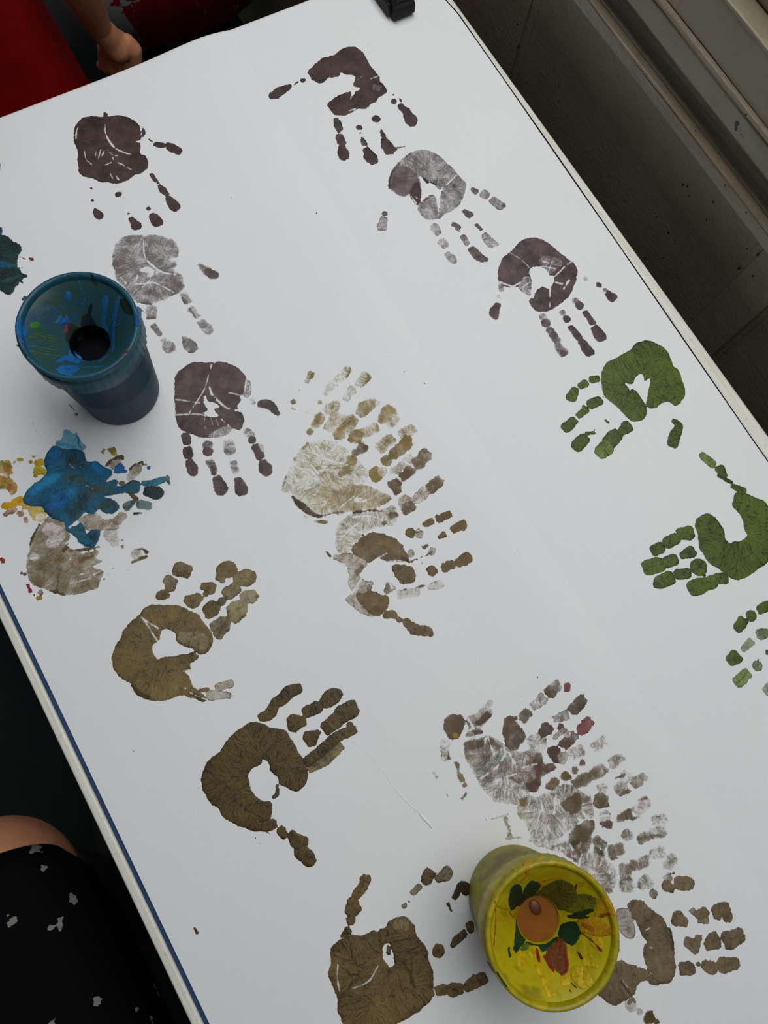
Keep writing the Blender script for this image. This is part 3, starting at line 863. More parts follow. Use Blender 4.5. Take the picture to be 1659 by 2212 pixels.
handprint(paper_l, 'tan brown handprint half hidden under the yellow pot, square finger marks pointing right', CK, TAN,
  ['p 390,560 440,510 520,510 560,550 640,620 710,680 760,760 800,850 800,960 820,1080 810,1200 760,1250 690,1268 620,1270 560,1240 500,1250 470,1300 450,1360 380,1410 300,1455 240,1445 140,1380 60,1240 150,1120 320,1060 400,1080 480,1110 560,1140 600,1170 560,1090 530,1010 540,910 560,890 520,830 470,720 420,640',
   'p:.45 300,600 400,590 440,680 470,800 430,860 350,830 300,720', 'c:.97:#4d3d20 340,1240,14 400,1330,22 430,1370,14', 'c:.97:#54442a 760,760,12 790,860,14 790,960,10', 'w 530,640,2 560,620,3', 'w 540,920,5 610,940,4', 'w 345,1230,5 395,1300,7', 'w 540,790,3 590,760,3', 'c:.75 400,1440,14 440,1400,16 460,1440,10'],
  [F('845,350,60 930,360,58; 735,380,50 780,410,38; @.6 620,450,42'), F('840,680,70 890,700,46; @.6 965,610,26; 1020,640,42 1070,610,44; @.6 1080,690,30 1010,700,16; 1180,610,62 1255,580,52; 1270,650,54'),
   F('@.8 930,890,48 980,920,62; 1020,850,38; 1110,900,50 1150,870,76; 1290,860,82 1370,820,66'), F('890,1130,58 940,1120,62; 1020,1080,20; 1080,1090,50 1140,1110,60; 1240,1090,68 1330,1070,58'),
   F('@.3 420,1450,56; @.35 500,1510,28; #5a4727 600,1560,54 560,1590,34; #5a4727 650,1600,30')], cov=0.95, wet=0.6, rag=0.9, dark=0.45, mott=0.1)

# --- overlapping olive prints in the middle
YO, YD = '#8a6c22', '#6e551f'
handprint(paper_l, 'very faint olive handprint at the top of the overlapping central cluster', CF, '#84702a',
  ['p:.20 100,960 150,830 220,700 290,620 400,590 540,620 640,720 730,820 720,900 640,930 560,1000 520,1120 420,1150 300,1110 180,1000', 'c:.7 100,970,5 125,880,8 150,830,5', 'c:.5 160,810,6 230,680,8 290,620,10', 'c:.55:#85723a 400,640,24 450,660,22', 'c:.4 240,780,30', 'c:.5 360,800,14 440,790,18 540,800,10', 'c:.5 390,850,14 420,830,10',
   'w 340,680,4 440,740,5 560,770,5', 'w 400,790,6 540,795,4', 'w 690,720,8 740,830,6', 'w 560,1000,10 440,890,8 350,1000,8'],
  [F('@.35 320,105,24 290,150,18; @.4 230,220,12; @.75 185,305,16; @.8 335,100,7 320,130,8'), F('@.22 585,80,34 545,130,34 510,150,26; @.18 470,190,34 430,240,26; @.45 385,310,16; @.9 605,60,5 600,110,6 530,165,4; 512,185,8'),
   F('@.3 725,120,36 680,180,36; @.15 620,230,34 580,280,26; @.75 748,110,5 740,160,5 690,205,4'), F('@.3 180,360,3 340,400,3')], cov=0.25, wet=0.05, rag=1.2, dark=0.35, mott=0.4)
handprint(paper_l, 'olive handprint in the central cluster, with a dark paint ridge along its lower palm edge', CF, YO,
  ['p:.5 430,1030 520,950 640,920 740,930 840,980 910,1010 890,1060 800,1100 700,1120 620,1130 520,1150 450,1100', 'p:.22 330,950 440,890 560,880 640,920 520,950 430,1030 450,1110 370,1130 300,1060', 't:.72:#857332 650,940,24 690,970,30', 't:.75:#5c4622 780,1000,24 880,1020,20',
   'c:.98:#3c2c0d 185,1018,8 210,1050,20 280,1110,26 340,1150,24 395,1158,12', 'c:.9:#4a3813 400,1160,7 480,1138,6 560,1130,6', 'c:.98:#3c2c0d 630,1135,9 700,1125,12 770,1118,6 850,1125,4', 'c:.5 270,1160,6 340,1195,8 440,1205,14', 'w 660,1040,20 720,1040,16', 'w 520,1110,4 640,1010,3'],
  [F('@.35 500,340,38 440,370,42; @.5 390,420,34 350,480,32; @.65 310,530,26; @.7 390,390,10 350,470,12'), F('@.5 790,320,32 730,350,50 690,390,42; @.25 810,330,20; @.5 620,450,48 570,500,52; @.62 530,550,50; @.3 510,430,58 450,500,38; @.75 520,520,16 560,500,14'),
   F('@.25 940,440,38 900,480,34; @.62 900,380,48 870,420,52 840,460,32; @.45 790,510,42 720,540,42; @.55 650,570,54; @.8 600,590,12 680,610,10'),
   F('@.35 1060,530,40 1010,560,50; @.4 900,600,46 840,650,46; @.7 #5c4622 700,650,42 650,690,26; @.6 620,740,42; @.55 590,820,36 540,850,24'),
   F('@.7 1030,590,26 1015,640,46 940,700,46; @.72 #7a6a25 880,750,42; @.75 800,850,56; @.4 850,830,36')], cov=0.5, wet=0.3, rag=1.1, dark=0.45, mott=0.35)
handprint(paper_l, 'pale olive handprint on the right side of the central cluster, four fingers fanning out', CF, YD,
  ['p:.3 520,1220 600,1150 720,1130 850,1110 930,1080 970,1150 930,1220 860,1240 800,1250 700,1300 640,1380 560,1440 500,1380', 'c:.75:#5c4622 920,1160,30 950,1150,26', 'c:.8:#5c4622 865,1210,22', 'c:.45 540,1230,30 580,1250,24', 'w 620,1170,5 760,1160,5 860,1200,4', 'w 530,1330,5 680,1200,4', 'w 560,1260,4 720,1290,4'],
  [F('@.25 1050,750,44 1000,790,40 920,830,22; @.75 1165,715,48 1110,780,44; @.75 #5c4622 1050,830,44 1000,870,32; @.8 #5c4622 940,930,52 960,970,36'),
   F('@.7 1260,910,44 1210,960,44; @.35 1150,990,44 1110,1030,40; @.45 1020,1060,56; @.75 #5c4622 1030,1110,44 1060,1090,36')], cov=0.4, wet=0.25, rag=1.1, dark=0.45, mott=0.35)
handprint(paper_l, 'strong olive handprint at the bottom of the central cluster, small separate finger dabs', CF, '#6b5222',
  ['p:.8 620,1400 660,1350 740,1290 830,1290 900,1310 990,1360 1020,1420 1050,1500 980,1500 880,1500 820,1470 760,1510 700,1490 640,1450', 'p:.8 920,1560 950,1520 1060,1530 1095,1590 1090,1640 1030,1665 970,1640',
   'p:.85 655,1740 720,1730 760,1720 850,1740 900,1770 890,1840 840,1900 800,1905 730,1860 680,1800', 'p:.3 480,1470 560,1440 640,1450 740,1510 680,1600 720,1650 640,1720 600,1680 590,1540', 'p:.3 600,1660 700,1640 780,1660 740,1720 650,1740 720,1860 800,1910 700,1880 600,1810 580,1770 630,1720',
   'c:.7 660,1580,26 700,1540,20', 't:.85:#7d6a22 880,1370,36', 'c:.97:#1e160c 705,1300,12', 'c:.55 900,1680,26 880,1720,18 930,1700,14', 'c:.5 700,1700,30 760,1690,20', 'c:.85 435,1430,9 460,1458,9', 'c:.6 490,1480,6', 'c:.9:#4a3716 1000,1470,16 1050,1505,10',
   'w 880,1505,7 980,1495,6 1070,1530,6', 'w 800,1480,6 880,1440,5', 'w 620,1740,6 760,1520,4', 'w 830,1500,5 870,1560,5', 'w 860,1560,8 920,1690,8'],
  [F('@.9 1340,1155,28 1270,1180,30; @.95 1210,1205,22 1165,1225,18; @.3 1120,1290,34'), F('@.85 1440,1230,40 1380,1265,34; @.95 1305,1300,22 1275,1320,12; @.92 1055,1285,38; @.8 1095,1285,6 1140,1275,4'),
   F('@.85 1180,1380,12 1160,1395,12; @.25 1220,1420,30; @.8 1060,1500,5 1140,1465,6; @.8 1170,1460,7 1240,1405,4; @.25 1060,1440,26'), F('@.9 1480,1475,42 1420,1510,38; @.88 1360,1525,38 1310,1545,32; @.92 1220,1568,42'),
   F('@.18 1280,1670,32 1200,1690,22; @.2 1100,1730,36 980,1745,36; @.8 980,1715,8 1020,1708,6; @.75 1100,1692,6 1180,1672,5 1280,1637,5'),
   F('870,1900,18 910,1890,32 940,1900,26; 975,1930,22; 1030,1960,34 1090,2000,38 1160,2015,38 1200,2020,36')], cov=0.8, wet=0.45, rag=1.0, dark=0.45, mott=0.15)

# --- overlapping grey-brown prints above the yellow pot
handprint(paper_l, 'smudged grey-brown handprint at the top of the right cluster, with red-tipped fingers', CI, '#5c4830',
  ['p:.5 230,640 330,610 400,600 470,640 560,700 650,690 700,740 700,830 660,900 560,960 480,990 380,960 300,830 250,760', 'p:.88 108,540 115,490 160,470 230,475 240,540 220,590 170,630 130,600', 'p:.55:#77694f 240,600 260,540 250,480 300,460 400,375 410,440 390,490 350,550 340,590 260,605',
   'p:.82 480,500 520,480 570,530 610,590 590,650 540,690 490,660 470,590', 'p:.72:#5b4231 640,700 700,680 720,760 780,770 800,800 720,850 700,930 620,950 600,900 680,850', 'c:.92:#9a8014 180,598,18', 'c:.85:#523c28 330,520,24 375,470,24', 'c:.85:#523c28 300,580,22 345,570,16', 'c:.75 250,660,30 340,650,24', 'c:.7 400,640,30 440,670,24',
   't:.6:#2f5a3c 320,800,20 420,770,18 480,725,12', 't:.6:#7d7330 280,750,34', 'c:.6:#2f6a5a 530,965,8 570,950,6', 't:.7:#5a2f28 690,820,18 700,870,14', 'c:.8:#7d6c3f 190,770,13 205,830,13 222,872,20', 'c:.8:#7d6c3f 235,900,14', 'c:.8 130,690,10 142,735,11', 'c:.4 640,730,30 700,640,24', 't:.6:#4a5a34 620,640,18 690,720,14', 'c:.35 45,825,8 65,855,9', 'p:.28 620,620 700,580 740,640 720,700 650,690', 'p:.22 360,900 460,860 600,900 640,960 560,1020 420,1000', 'c:.25 120,650,30 110,740,14', 'c:.4 130,960,3 150,1000,3', 'c:.4 220,990,3 250,950,3',
   'w 340,860,5 440,790,5 500,690,5', 'w 510,700,6 560,800,4', 'w 600,795,5 680,770,5', 'w 250,480,5 300,560,5', 'w 190,640,6 200,740,8', 'w 370,610,5 360,700,6', 'w 250,570,4 380,520,4', 'w 420,880,3 560,830,3', 'w 500,840,3 510,960,3', 'w 470,600,5 490,720,6', 'w 380,600,4 420,720,4'],
  [F('@.6 800,290,34 760,330,34; #7c3f3c @.85 860,285,26 860,310,20; @.85 745,335,16; @.38 710,370,30 660,410,28; @.8 620,460,34 600,490,32; @.7 555,490,12'),
   F('@.78 950,385,34 900,430,38; @.6 850,470,30 800,490,24; @.88 740,560,44 720,580,32; @.9 825,545,24; @.55 #7d6c4a 840,560,16 790,605,16'),
   F('#8a4a48 @.85 990,520,36 960,560,34; @.95 960,510,10 1000,495,8; @.78 900,600,34 850,650,32; @.9 #54382c 785,695,44 800,740,26; @.3 870,590,22; @.5 #7d6c4a 840,730,34')], cov=0.6, wet=0.12, rag=1.2, dark=0.4, mott=0.35)
handprint(paper_l, 'grey-brown handprint in the middle of the right cluster, pale blocky fingers', CI, '#665236',
  ['p:.34 560,1010 600,980 720,960 850,900 1000,960 1020,1080 960,1110 880,1100 760,1180 640,1150 580,1090', 'p:.8 840,1010 900,960 950,960 955,1060 900,1080 850,1050', 'c:.7:#7d6530 600,1010,22', 'c:.5:#858040 600,1100,18', 'c:.7:#7a673c 490,1110,15 505,1160,13 515,1215,15', 'c:.6:#7a673c 500,1230,7 590,1225,7', 'c:.4 720,1010,30', 'c:.5 980,990,20', 'p:.26 620,1130 760,1150 900,1100 940,1130 860,1200 760,1250 660,1220', 'c:.35 1000,1040,34 1010,1080,24', 'c:.35 370,1115,3 440,1105,3 510,1080,3',
   'w 800,960,7 790,1080,6', 'w 700,960,5 720,1060,4', 'w 920,910,8 1000,960,6', 'w 960,1060,6 1000,1110,6'],
  [F('@.22 1080,640,36 1040,670,32; @.28 950,690,34 900,710,30; @.8 #6a4038 960,760,24; @.8 910,810,24; @.85 #6b5330 860,850,34; @.75 #6b5330 790,880,34 760,910,24'),
   F('@.42 1190,730,26 1140,760,34; @.85 1115,750,8; @.5 1080,800,38 1030,830,36; @.68 980,860,42 930,890,36'),
   F('@.65 1330,850,30 1280,890,32; @.3 1220,850,34; @.85 1160,860,6 1220,832,5; @.42 1190,920,42; @.7 1190,965,12 1240,935,10; @.2 1080,920,30; @.65 1080,980,38 1060,1010,34 1100,1010,24'),
   F('#8a6a60 @.28 1340,1000,38 1300,1050,38; @.8 1290,1000,6 1350,975,8; @.65 1240,1080,32 1180,1110,24; @.75 #553c2e 1110,1140,36; @.3 1100,1090,38; @.8 1090,1075,5 1140,1075,5; @.7 1250,1110,6 1340,1090,6')], cov=0.5, wet=0.1, rag=1.2, dark=0.4, mott=0.35)
handprint(paper_l, 'faint grey-brown handprint at the bottom of the right cluster, running under the yellow pot', CI, '#6a583c',
  ['p:.35 740,1280 860,1240 950,1250 1000,1310 1100,1340 1130,1420 1120,1530 1080,1600 980,1560 940,1380 860,1330', 'p:.7 870,1240 900,1170 990,1115 1035,1130 1030,1200 1010,1300 960,1310 950,1250 900,1290', 'c:.8:#5c4a30 900,1275,14 940,1250,12', 'c:.6 1050,1310,30 1090,1330,20', 'c:.4 1050,1240,30 1090,1280,26', 'p:.3 1080,1400 1150,1380 1180,1470 1150,1560 1100,1560', 'p:.25 640,1230 760,1210 860,1240 780,1290 680,1280', 'c:.7 880,1340,10 920,1360,10', 'c:.6 790,1280,14 850,1270,14', 'w 810,1270,3 850,1300,4', 'w 870,1240,4 905,1300,5', 'w 960,1330,6 940,1400,6', 'w 1100,1320,8 1130,1370,6'],
  [F('@.3 1450,1110,34 1400,1120,24; @.8 1410,1100,5 1460,1080,5; @.45 1450,1180,38 1390,1200,34 1320,1230,28; @.75 1300,1230,8 1440,1210,9; @.3 1240,1210,34; @.6 1190,1300,42 1150,1310,42; @.85 1150,1355,6 1190,1350,6'),
   F('@.25 1440,1310,42 1400,1330,28; @.8 1400,1285,5 1460,1270,5; @.25 1510,1370,46 1470,1390,28; @.5 1350,1370,34 1280,1400,34; @.6 1230,1430,48; @.8 1200,1470,6 1260,1475,6'),
   F('@.4 1240,1515,52; @.8 1195,1500,6 1230,1480,7 1270,1490,5; @.32 1360,1500,44 1320,1520,26; @.3 1480,1470,30; @.8 1470,1455,5 1520,1443,4; @.7 1310,1490,12 1310,1530,10')], cov=0.4, wet=0.1, rag=1.2, dark=0.4, mott=0.35)

# --- the multicoloured print at the left edge
hp = handprint(paper_l, 'tan handprint smeared with blue, yellow and orange paint near the table edge', CG, '#7e6c48',
  ['p:.62 225,1290 240,1200 270,1090 320,980 380,900 440,860 540,900 580,970 600,1050 560,1110 620,1130 820,1130 850,1160 830,1210 880,1240 790,1280 850,1300 885,1340 850,1420 820,1470 720,1500 560,1530 440,1500 380,1470 280,1430 240,1370',
   'p:.5:#8a6f4c 670,890 740,840 830,830 900,880 980,870 1010,960 900,970 760,985 720,940', 'c:.3:#a58a72 420,960,60 500,1010,60 450,1080,50', 'c:.9:#4e3c1c 345,925,8 310,980,11 275,1060,14 255,1140,5', 'c:.85:#54421f 430,1490,8 480,1500,14 545,1520,8', 'c:.85:#54421f 545,1145,20 600,1080,14', 'c:.8:#5e4a24 600,1150,16 760,1130,14 850,1115,8', 'c:.88:#9a6a1d 430,1225,9 490,1225,13', 't:.55:#8a5a28 650,1250,40', 't:.5:#8a5a3a 480,1150,30', 'c:.8:#55421f 510,1350,7 490,1470,7', 'c:.75:#6a5424 690,1230,20 800,1190,14', 'c:.6 780,1400,30 830,1390,26', 'c:.25 300,1200,40',
   'h 605,1075 690,1050 720,1112 590,1112', 'h 690,1165 730,1145 800,1138 760,1160', 'w 620,1195,4 600,1220,4', 'w 800,1350,6 860,1320,5', 'w 560,1380,3 760,1330,3', 'w 580,1430,2 780,1380,3'],
  [F('@.5 970,430,30 1000,390,34; @.9 #574320 910,430,9 960,370,12 1040,345,16 1055,365,10'), F('@.5 #8c7a56 1180,430,34 1150,480,42 1110,530,32; @.9 #574320 1085,510,10 1130,430,12 1210,395,12 1225,415,8; #6b5a38 1245,410,10'),
   F('@.8 #6a5230 1040,565,16 1160,710,14; @.85 #6a5230 1165,705,14 1100,790,14; @.6 1040,850,42 1000,900,36'), F('@.35 1170,1170,46; @.9 #4e3c1c 1160,1130,9 1230,1135,10 1255,1160,14; @.85 #5f4c26 1130,1245,5 1220,1205,13 1250,1195,13; @.3 1100,1310,14'),
   F('@.22 950,1000,60 980,1080,36; @.6 #7a5540 1050,1060,12; @.4 #7a5540 1050,1110,14; @.75 #54421f 890,1390,8; 930,1350,6; @.5 #7d3030 965,1295,8')], cov=0.6, wet=0.3, rag=0.9, dark=0.4, mott=0.25)
def smear(label, crop, items, col, cov=1.0, wet=0.7, rag=0.8, lift=0.0004, sheet_=None, h=0.0015, **kw):
    return paint('paint_smear', sheet_ or paper_l, parse(items, crop, h, cov, col), z_up if (sheet_ or paper_l) is paper_l else z_low, wet, rag, lift, label, **kw)
bl = smear('bright blue and teal paint smear over the tan handprint', CG,
  ['p 385,400 395,330 430,275 490,250 560,285 630,280 700,300 740,350 760,390 830,390 880,430 960,460 960,500 910,560 990,540 1020,560 1000,600 1060,590 1110,550 1190,560 1200,610 1170,660 1060,650 960,670 900,690 990,720 1020,780 960,830 880,820 850,790 800,830 740,820 680,870 600,940 650,930 690,915 730,950 745,1000 800,970 855,980 850,1050 810,1110 740,1115 700,1090 640,1020 580,980 550,910 520,900 440,860 390,810 350,770 270,770 215,740 205,690 270,600 350,540 400,490',
   't:.95:#0f5f9c 460,330,60 440,420,30', 't:.95:#1d6f9c 300,640,60 420,560,40', 't:.95:#1e86b8 470,520,50 350,620,30', 't:.95:#2a4347 620,370,50 700,420,50', 't:.95:#35524d 600,520,40 720,560,50', 't:.95:#1573a3 480,680,60 620,640,50', 't:.95:#0f66b0 450,760,50 560,720,34', 't:.95:#26484f 640,830,60 720,720,60', 't:.95:#3b504b 800,640,60 950,620,40', 't:.95:#36534f 880,760,40 960,760,30', 't:.95:#1378b4 820,440,40 930,480,30', 't:.95:#27606e 640,960,30 690,1050,40', 't:.95:#17638a 740,1080,26', 't:.95:#1d3f45 800,1030,36', 't:.95:#2a5a63 1130,590,50', 'w 600,410,4 640,445,7 700,430,5 720,390,3', 'w 600,945,7 640,920,5', 'w 740,590,4 800,620,4', 'w 960,690,8 1040,680,6'], '#185a78', wet=0.7, dark=0.55, lift=0.0005)
for t_ in (F('@.97 #1470b0 1030,440,38 1000,470,18 1080,470,12'), F('#125a9a 1272,438,12'), F('@.95 #2f7a92 1220,570,20 1300,570,32 1400,540,22; @.7 #4a6a6c 1430,530,24 1450,570,10'), F('@.97 #1b3538 1270,640,44 1340,650,56 1360,640,40'),
           F('@.65 #3b5a55 1090,770,40 1130,740,28'), F('@.65 #3b5f5a 1200,750,38 1270,760,38; @.95 #16302f 1150,832,9 1215,825,9')):
    paint('finger_mark', bl, parse(t_, CG, 0.0015, 1, '#1a5f86'), z_up, 0.7, 0.7, 0.0006, dark=0.5)
smear('pale blue dab at the top of the blue smear', CG, ['p 490,205 525,200 550,130 590,115 630,150 660,140 685,200 740,265 700,295 630,280 560,280 500,245', 'c:.95:#3f93b8 500,230,16 640,265,20', 'c:.95:#2f6f8c 660,160,8 690,270,10'], '#6aaac6', cov=0.8, wet=0.4, lift=0.0006)
smear('mottled yellow and ochre paint patch cut by the left photo edge', CG, ['p:.7 -160,400 0,390 60,375 105,410 120,480 90,510 150,580 155,640 110,665 60,620 0,630 -160,600', 'c:.85:#a8790f 60,440,40', 'c:.8:#8a8a2a 20,395,26', 'c:.6:#b06a2a 100,600,36', 'c:.4:#c08040 110,650,16', 'w 60,520,14 0,480,10'], '#b3861c', cov=0.7, wet=0.25, rag=1.5, mott=0.4)
smear('bright yellow dabs beside the blue smear', CG, ['c 335,390,36 370,400,26', 'c:.95:#cfb010 330,460,40 370,470,32', 'c:.9 310,505,14', 'c:.8 290,345,11 325,340,7', 'c:.85 265,395,18', 'c:.85 160,370,9 200,367,9', 'c:.3 130,395,10'], '#bf9a10', wet=0.4, rag=1.3, mott=0.2)
smear('yellow and orange band of paint under the blue smear', CG, ['p 15,760 60,730 120,710 200,690 230,760 160,770 90,790 40,790', 'c:.7:#c9a818 250,790,40 350,830,48 300,860,30', 'c:.85 220,780,24', 'c:.55:#bb7040 50,840,26 130,790,24', 'c:.5:#bd6a35 230,890,24', 'c:.35:#b5602f 180,830,26', 'c:.4:#c0a050 350,860,40'], '#c79c0c', cov=0.95, wet=0.35, rag=1.3, mott=0.25, lift=0.0002)
smear('small yellow dabs above the tan fingers', CG, ['c:.6 885,310,14 895,290,7', 'c:.75 960,285,28 970,310,24 990,325,8'], '#a98f1c', cov=0.7, wet=0.3, rag=1.3)
smear('tiny red, pink, green and yellow flecks beside the tan palm', CG, ['c:.9:#7a2030 190,1335,7', 'c:.85:#3f6a3a 225,1340,14', 'c:.85:#8a2036 265,1490,12', 'c:.8:#8a2036 245,1440,6 255,1460,5', 'c:.95:#b99420 330,1550,20 350,1545,12', 'c:.6:#5a3a2a 295,1525,10', 'c:.95:#9a4a1c 35,1240,12', 'c:.8:#8a1c1c 20,1222,8', 'c:.4 350,1500,20'], '#8a7a50', wet=0.4, rag=1.2)
smear('dark teal brushed paint patch at the left photo edge above the blue pot', CL, ['p -220,60 0,50 15,70 20,110 60,130 110,160 150,190 190,240 160,280 165,350 150,390 190,430 235,460 180,510 130,560 95,620 40,600 -60,560 -220,500', 'c:.99:#15506f 20,370,30 120,380,24', 'c:.99:#0d4560 -10,60,16 10,100,14', 'c:.99:#1c3a34 40,290,16 140,300,20', 'c:.99:#1f4a4c 20,520,20 170,470,20', 'c:.95 150,393,3 230,396,3', 'c:.9 170,500,5 195,520,6', 'h 65,208 95,205 100,220 75,225'], '#16302f', wet=0.8, rag=1.5, dark=0.7, streakdir=(0.86, -0.5))
smear('small red drop beside the teal patch', CL, ['c 255,315,9 275,322,12 285,330,5', 'c:.6 262,345,3', 'c:.5:#6a5040 200,285,3 220,292,2', 'c:.5:#6a5040 170,300,3 225,322,2'], '#a8321c', wet=0.6, rag=0.6)
smear('thin teal brush flick at the foot of the blue pot', CL, ['c:.9 585,1550,3 640,1610,5', 'c:.45 655,1640,14'], '#2b5a66', wet=0.4, rag=0.4)
smear('hairline brown scratch mark left of the blue pot', CL, ['c:.6 285,1700,2 290,1750,2', 'c:.7 310,1780,2 340,1815,3', 'c:.6 288,1635,3'], '#5a5048', wet=0.3, rag=0.2)
smear('small brown fleck of paint near the lower left table edge', (0, 0, 1.0), ['c 421,2003,2.2 427,2014,2.6'], '#5a3a20', wet=0.7, rag=0.3)
# fine specks scattered over both sheets
rs_ = np.random.default_rng(5)
sp_ = []
for k in range(46):
    x, y = rs_.uniform(60, 1600), rs_.uniform(330, 2180)
    w_ = at(x, y)
    if -0.155 < w_[0] < seam_x(w_[1]) - 0.01:
        sp_.append('c:.75 %.1f,%.1f,%.2f' % (x, y, rs_.uniform(0.7, 1.5)))
for k, s_ in enumerate(sp_):
    paint('paint_speck', paper_l, parse([s_], (0, 0, 1.0), 0.0015, .8, '#3a332c'), z_up, 0.5, 0.1, 0.0, g=0.0002)
# dried clear trail with a small lump
tp = at_arr([(760, 1600), (800, 1632), (832, 1674), (862, 1716), (890, 1744), (907, 1757)], 0.0015)
obj('dried_glue_trail', tube([(x, y, float(z_up(x, y)) + 0.0001) for x, y in tp], [0.00008, 0.0001, 0.00012, 0.00018, 0.0003, 0.0002], 6), M_PAPER, paper_l)
tp = at_arr([(905, 1757), (915, 1768), (925, 1778), (932, 1788)], 0.0015)
obj('dried_glue_trail', tube([(x, y, float(z_up(x, y)) + 0.0003) for x, y in tp], [0.0004, 0.0008, 0.0007, 0.0003], 8), M_PAPER, paper_l)

# ------------------------------------------------------------------ paint pots
def m_pot(name, a, b, c, scale=60, rough=0.35):
    t = NT(name)
    v = t.coord()
    st = t.n('ShaderNodeMapping')
    st.inputs['Scale'].default_value = (1, 1, 0.45)
    t.l(v, st.inputs['Vector'])
    n = t.noise(scale, 4, 0.6, st.outputs[0], 0.8)
    col = t.ramp(n, [(0.34, a), (0.52, b), (0.66, c)])
    t.base(col)
    t.set(rough=0.5, spec=0.22)
    t.bump(n, 0.25, 0.0012)
    return t.m

def m_smear_lid(name, a, b, c, scale=45):
    t = NT(name)
    v = t.coord()
    n = t.noise(scale, 3, 0.55, v, 1.2)
    t.base(t.ramp(n, [(0.36, a), (0.5, b), (0.64, c)]))
    t.set(rough=0.4, spec=0.45)
    t.bump(t.noise(scale * 2.2, 3, 0.55, v, 0.5), 0.3, 0.0015)
    return t.m

def pot(label, x, y, h, rr, rb, mats, fill_col, fill_z):
    z0 = float(z_up(np.array([x]), np.array([y]))[0]) + 0.0002
    root = empty('paint_pot', (x, y, z0), label, 'paint pot', 'non-spill paint pots with funnel lids')
    m_body, m_lid, m_rim = mats
    zs = h - 0.024                              # lower edge of the lid skirt
    rt = rr - 0.0035
    body = [(0.0, 0.0012), (rb - 0.003, 0.0012), (rb - 0.0026, 0.0), (rb - 0.001, 0.0), (rb, 0.0016), (rb + 0.0006, 0.010), (rb + (rt - rb) * 0.45, h * 0.36),
            (rb + (rt - rb) * 0.52, h * 0.40), (rb + (rt - rb) * 0.50, h * 0.405), (rt - 0.0004, zs - 0.004), (rt, zs), (rt, zs + 0.012)]
    b = obj('pot_body', lathe(body, 96), m_body, root)
    b.location = (0, 0, 0); b.matrix_parent_inverse.identity()
    b.location = (0, 0, 0)
    def rmod(r, z, a, j):
        return r + (0.0004 if (j in (2, 3) and math.sin(44 * a) > 0) else 0.0)
    skirt = [(rt + 0.0002, zs), (rr - 0.0012, zs), (rr - 0.0005, zs + 0.0012), (rr - 0.0008, h - 0.0085), (rr - 0.0016, h - 0.0075), (rr - 0.0012, h - 0.0045), (rr - 0.0004, h - 0.0030),
             (rr, h - 0.0016), (rr - 0.0005, h - 0.0003), (rr - 0.0016, h), (rr - 0.0028, h - 0.0004), (rr - 0.0036, h - 0.0018), (rr - 0.0042, h - 0.0042)]
    s = obj('lid_rim', lathe(skirt, 176, True, rmod), m_rim, root)
    s.matrix_parent_inverse.identity()
    ri, rh = rr - 0.0042, 0.0136
    zi, zh = h - 0.0042, fill_z
    fun = [(ri, zi)]
    for k in range(1, 13):
        u = k / 12
        fun.append((ri + (rh - ri) * u, zi + (zh - zi) * (u ** 1.15)))
    f = obj('funnel_lid', lathe(fun, 96), m_lid, root)
    f.matrix_parent_inverse.identity()
    q = obj('hole_tube', lathe([(rh, zh), (rh - 0.0006, zh - 0.0010), (rh - 0.0009, zh - 0.016)], 48), m_lid if fill_col[1] else fill_col[0], root)
    q.matrix_parent_inverse.identity()
    disc = [(0.0, zh - 0.0022 if fill_col[1] else zh - 0.013), (rh - 0.0008, zh - 0.0020 if fill_col[1] else zh - 0.013)]
    p = obj('paint_in_hole', lathe(disc, 40), fill_col[0], root)
    p.matrix_parent_inverse.identity()
    bpy.context.view_layer.update()
    pr = np.array([(0, zh - 0.014), (rh - 0.0012, zh - 0.012)] + [(r, z) for r, z in fun[::-1]] + [(rr - 0.0036, h - 0.0018), (rr - 0.0016, h), (rr, h - 0.0016), (rr + 0.0015, h - 0.012), (rr + 0.004, h - 0.03)])
    def zl(X, Y):
        return z0 + np.interp(np.hypot(np.asarray(X) - x, np.asarray(Y) - y), pr[:, 0], pr[:, 1])
    def trace(items, crop, cov, col):
        """pixel outlines dropped onto the funnel surface"""
        out = []
        for (k, c, q, w), it in zip(parse(items, crop, h - 0.012, cov, col), items):
            P_ = np.array([[float(v) for v in e.split(',')] for e in it.split()[1:]])
            px = P_[:, :2] / crop[2] + np.array(crop[:2])
            hh = np.full(len(px), h - 0.012)
            for _ in range(12):
                xy = at_arr(px, hh)
                hh = 0.5 * hh + 0.5 * (zl(xy[:, 0], xy[:, 1]) - TZ)
            w = w.copy(); w[:, :2] = xy
            out.append((k, c, q, w))
        return out
    def dab(items, col, wet=0.85, cov=1.0, rag=0.45, lift=0.0001, name='paint_dab', thick=0.0007, dark=0.26, **kw):
        paint(name, f, trace(items, crop, cov, col), zl, wet, rag, lift, g=0.00042, thick=thick, dark=dark, mott=0.05, **kw)
    crop = CL if fill_col[1] == 0 else CM
    return root, dab

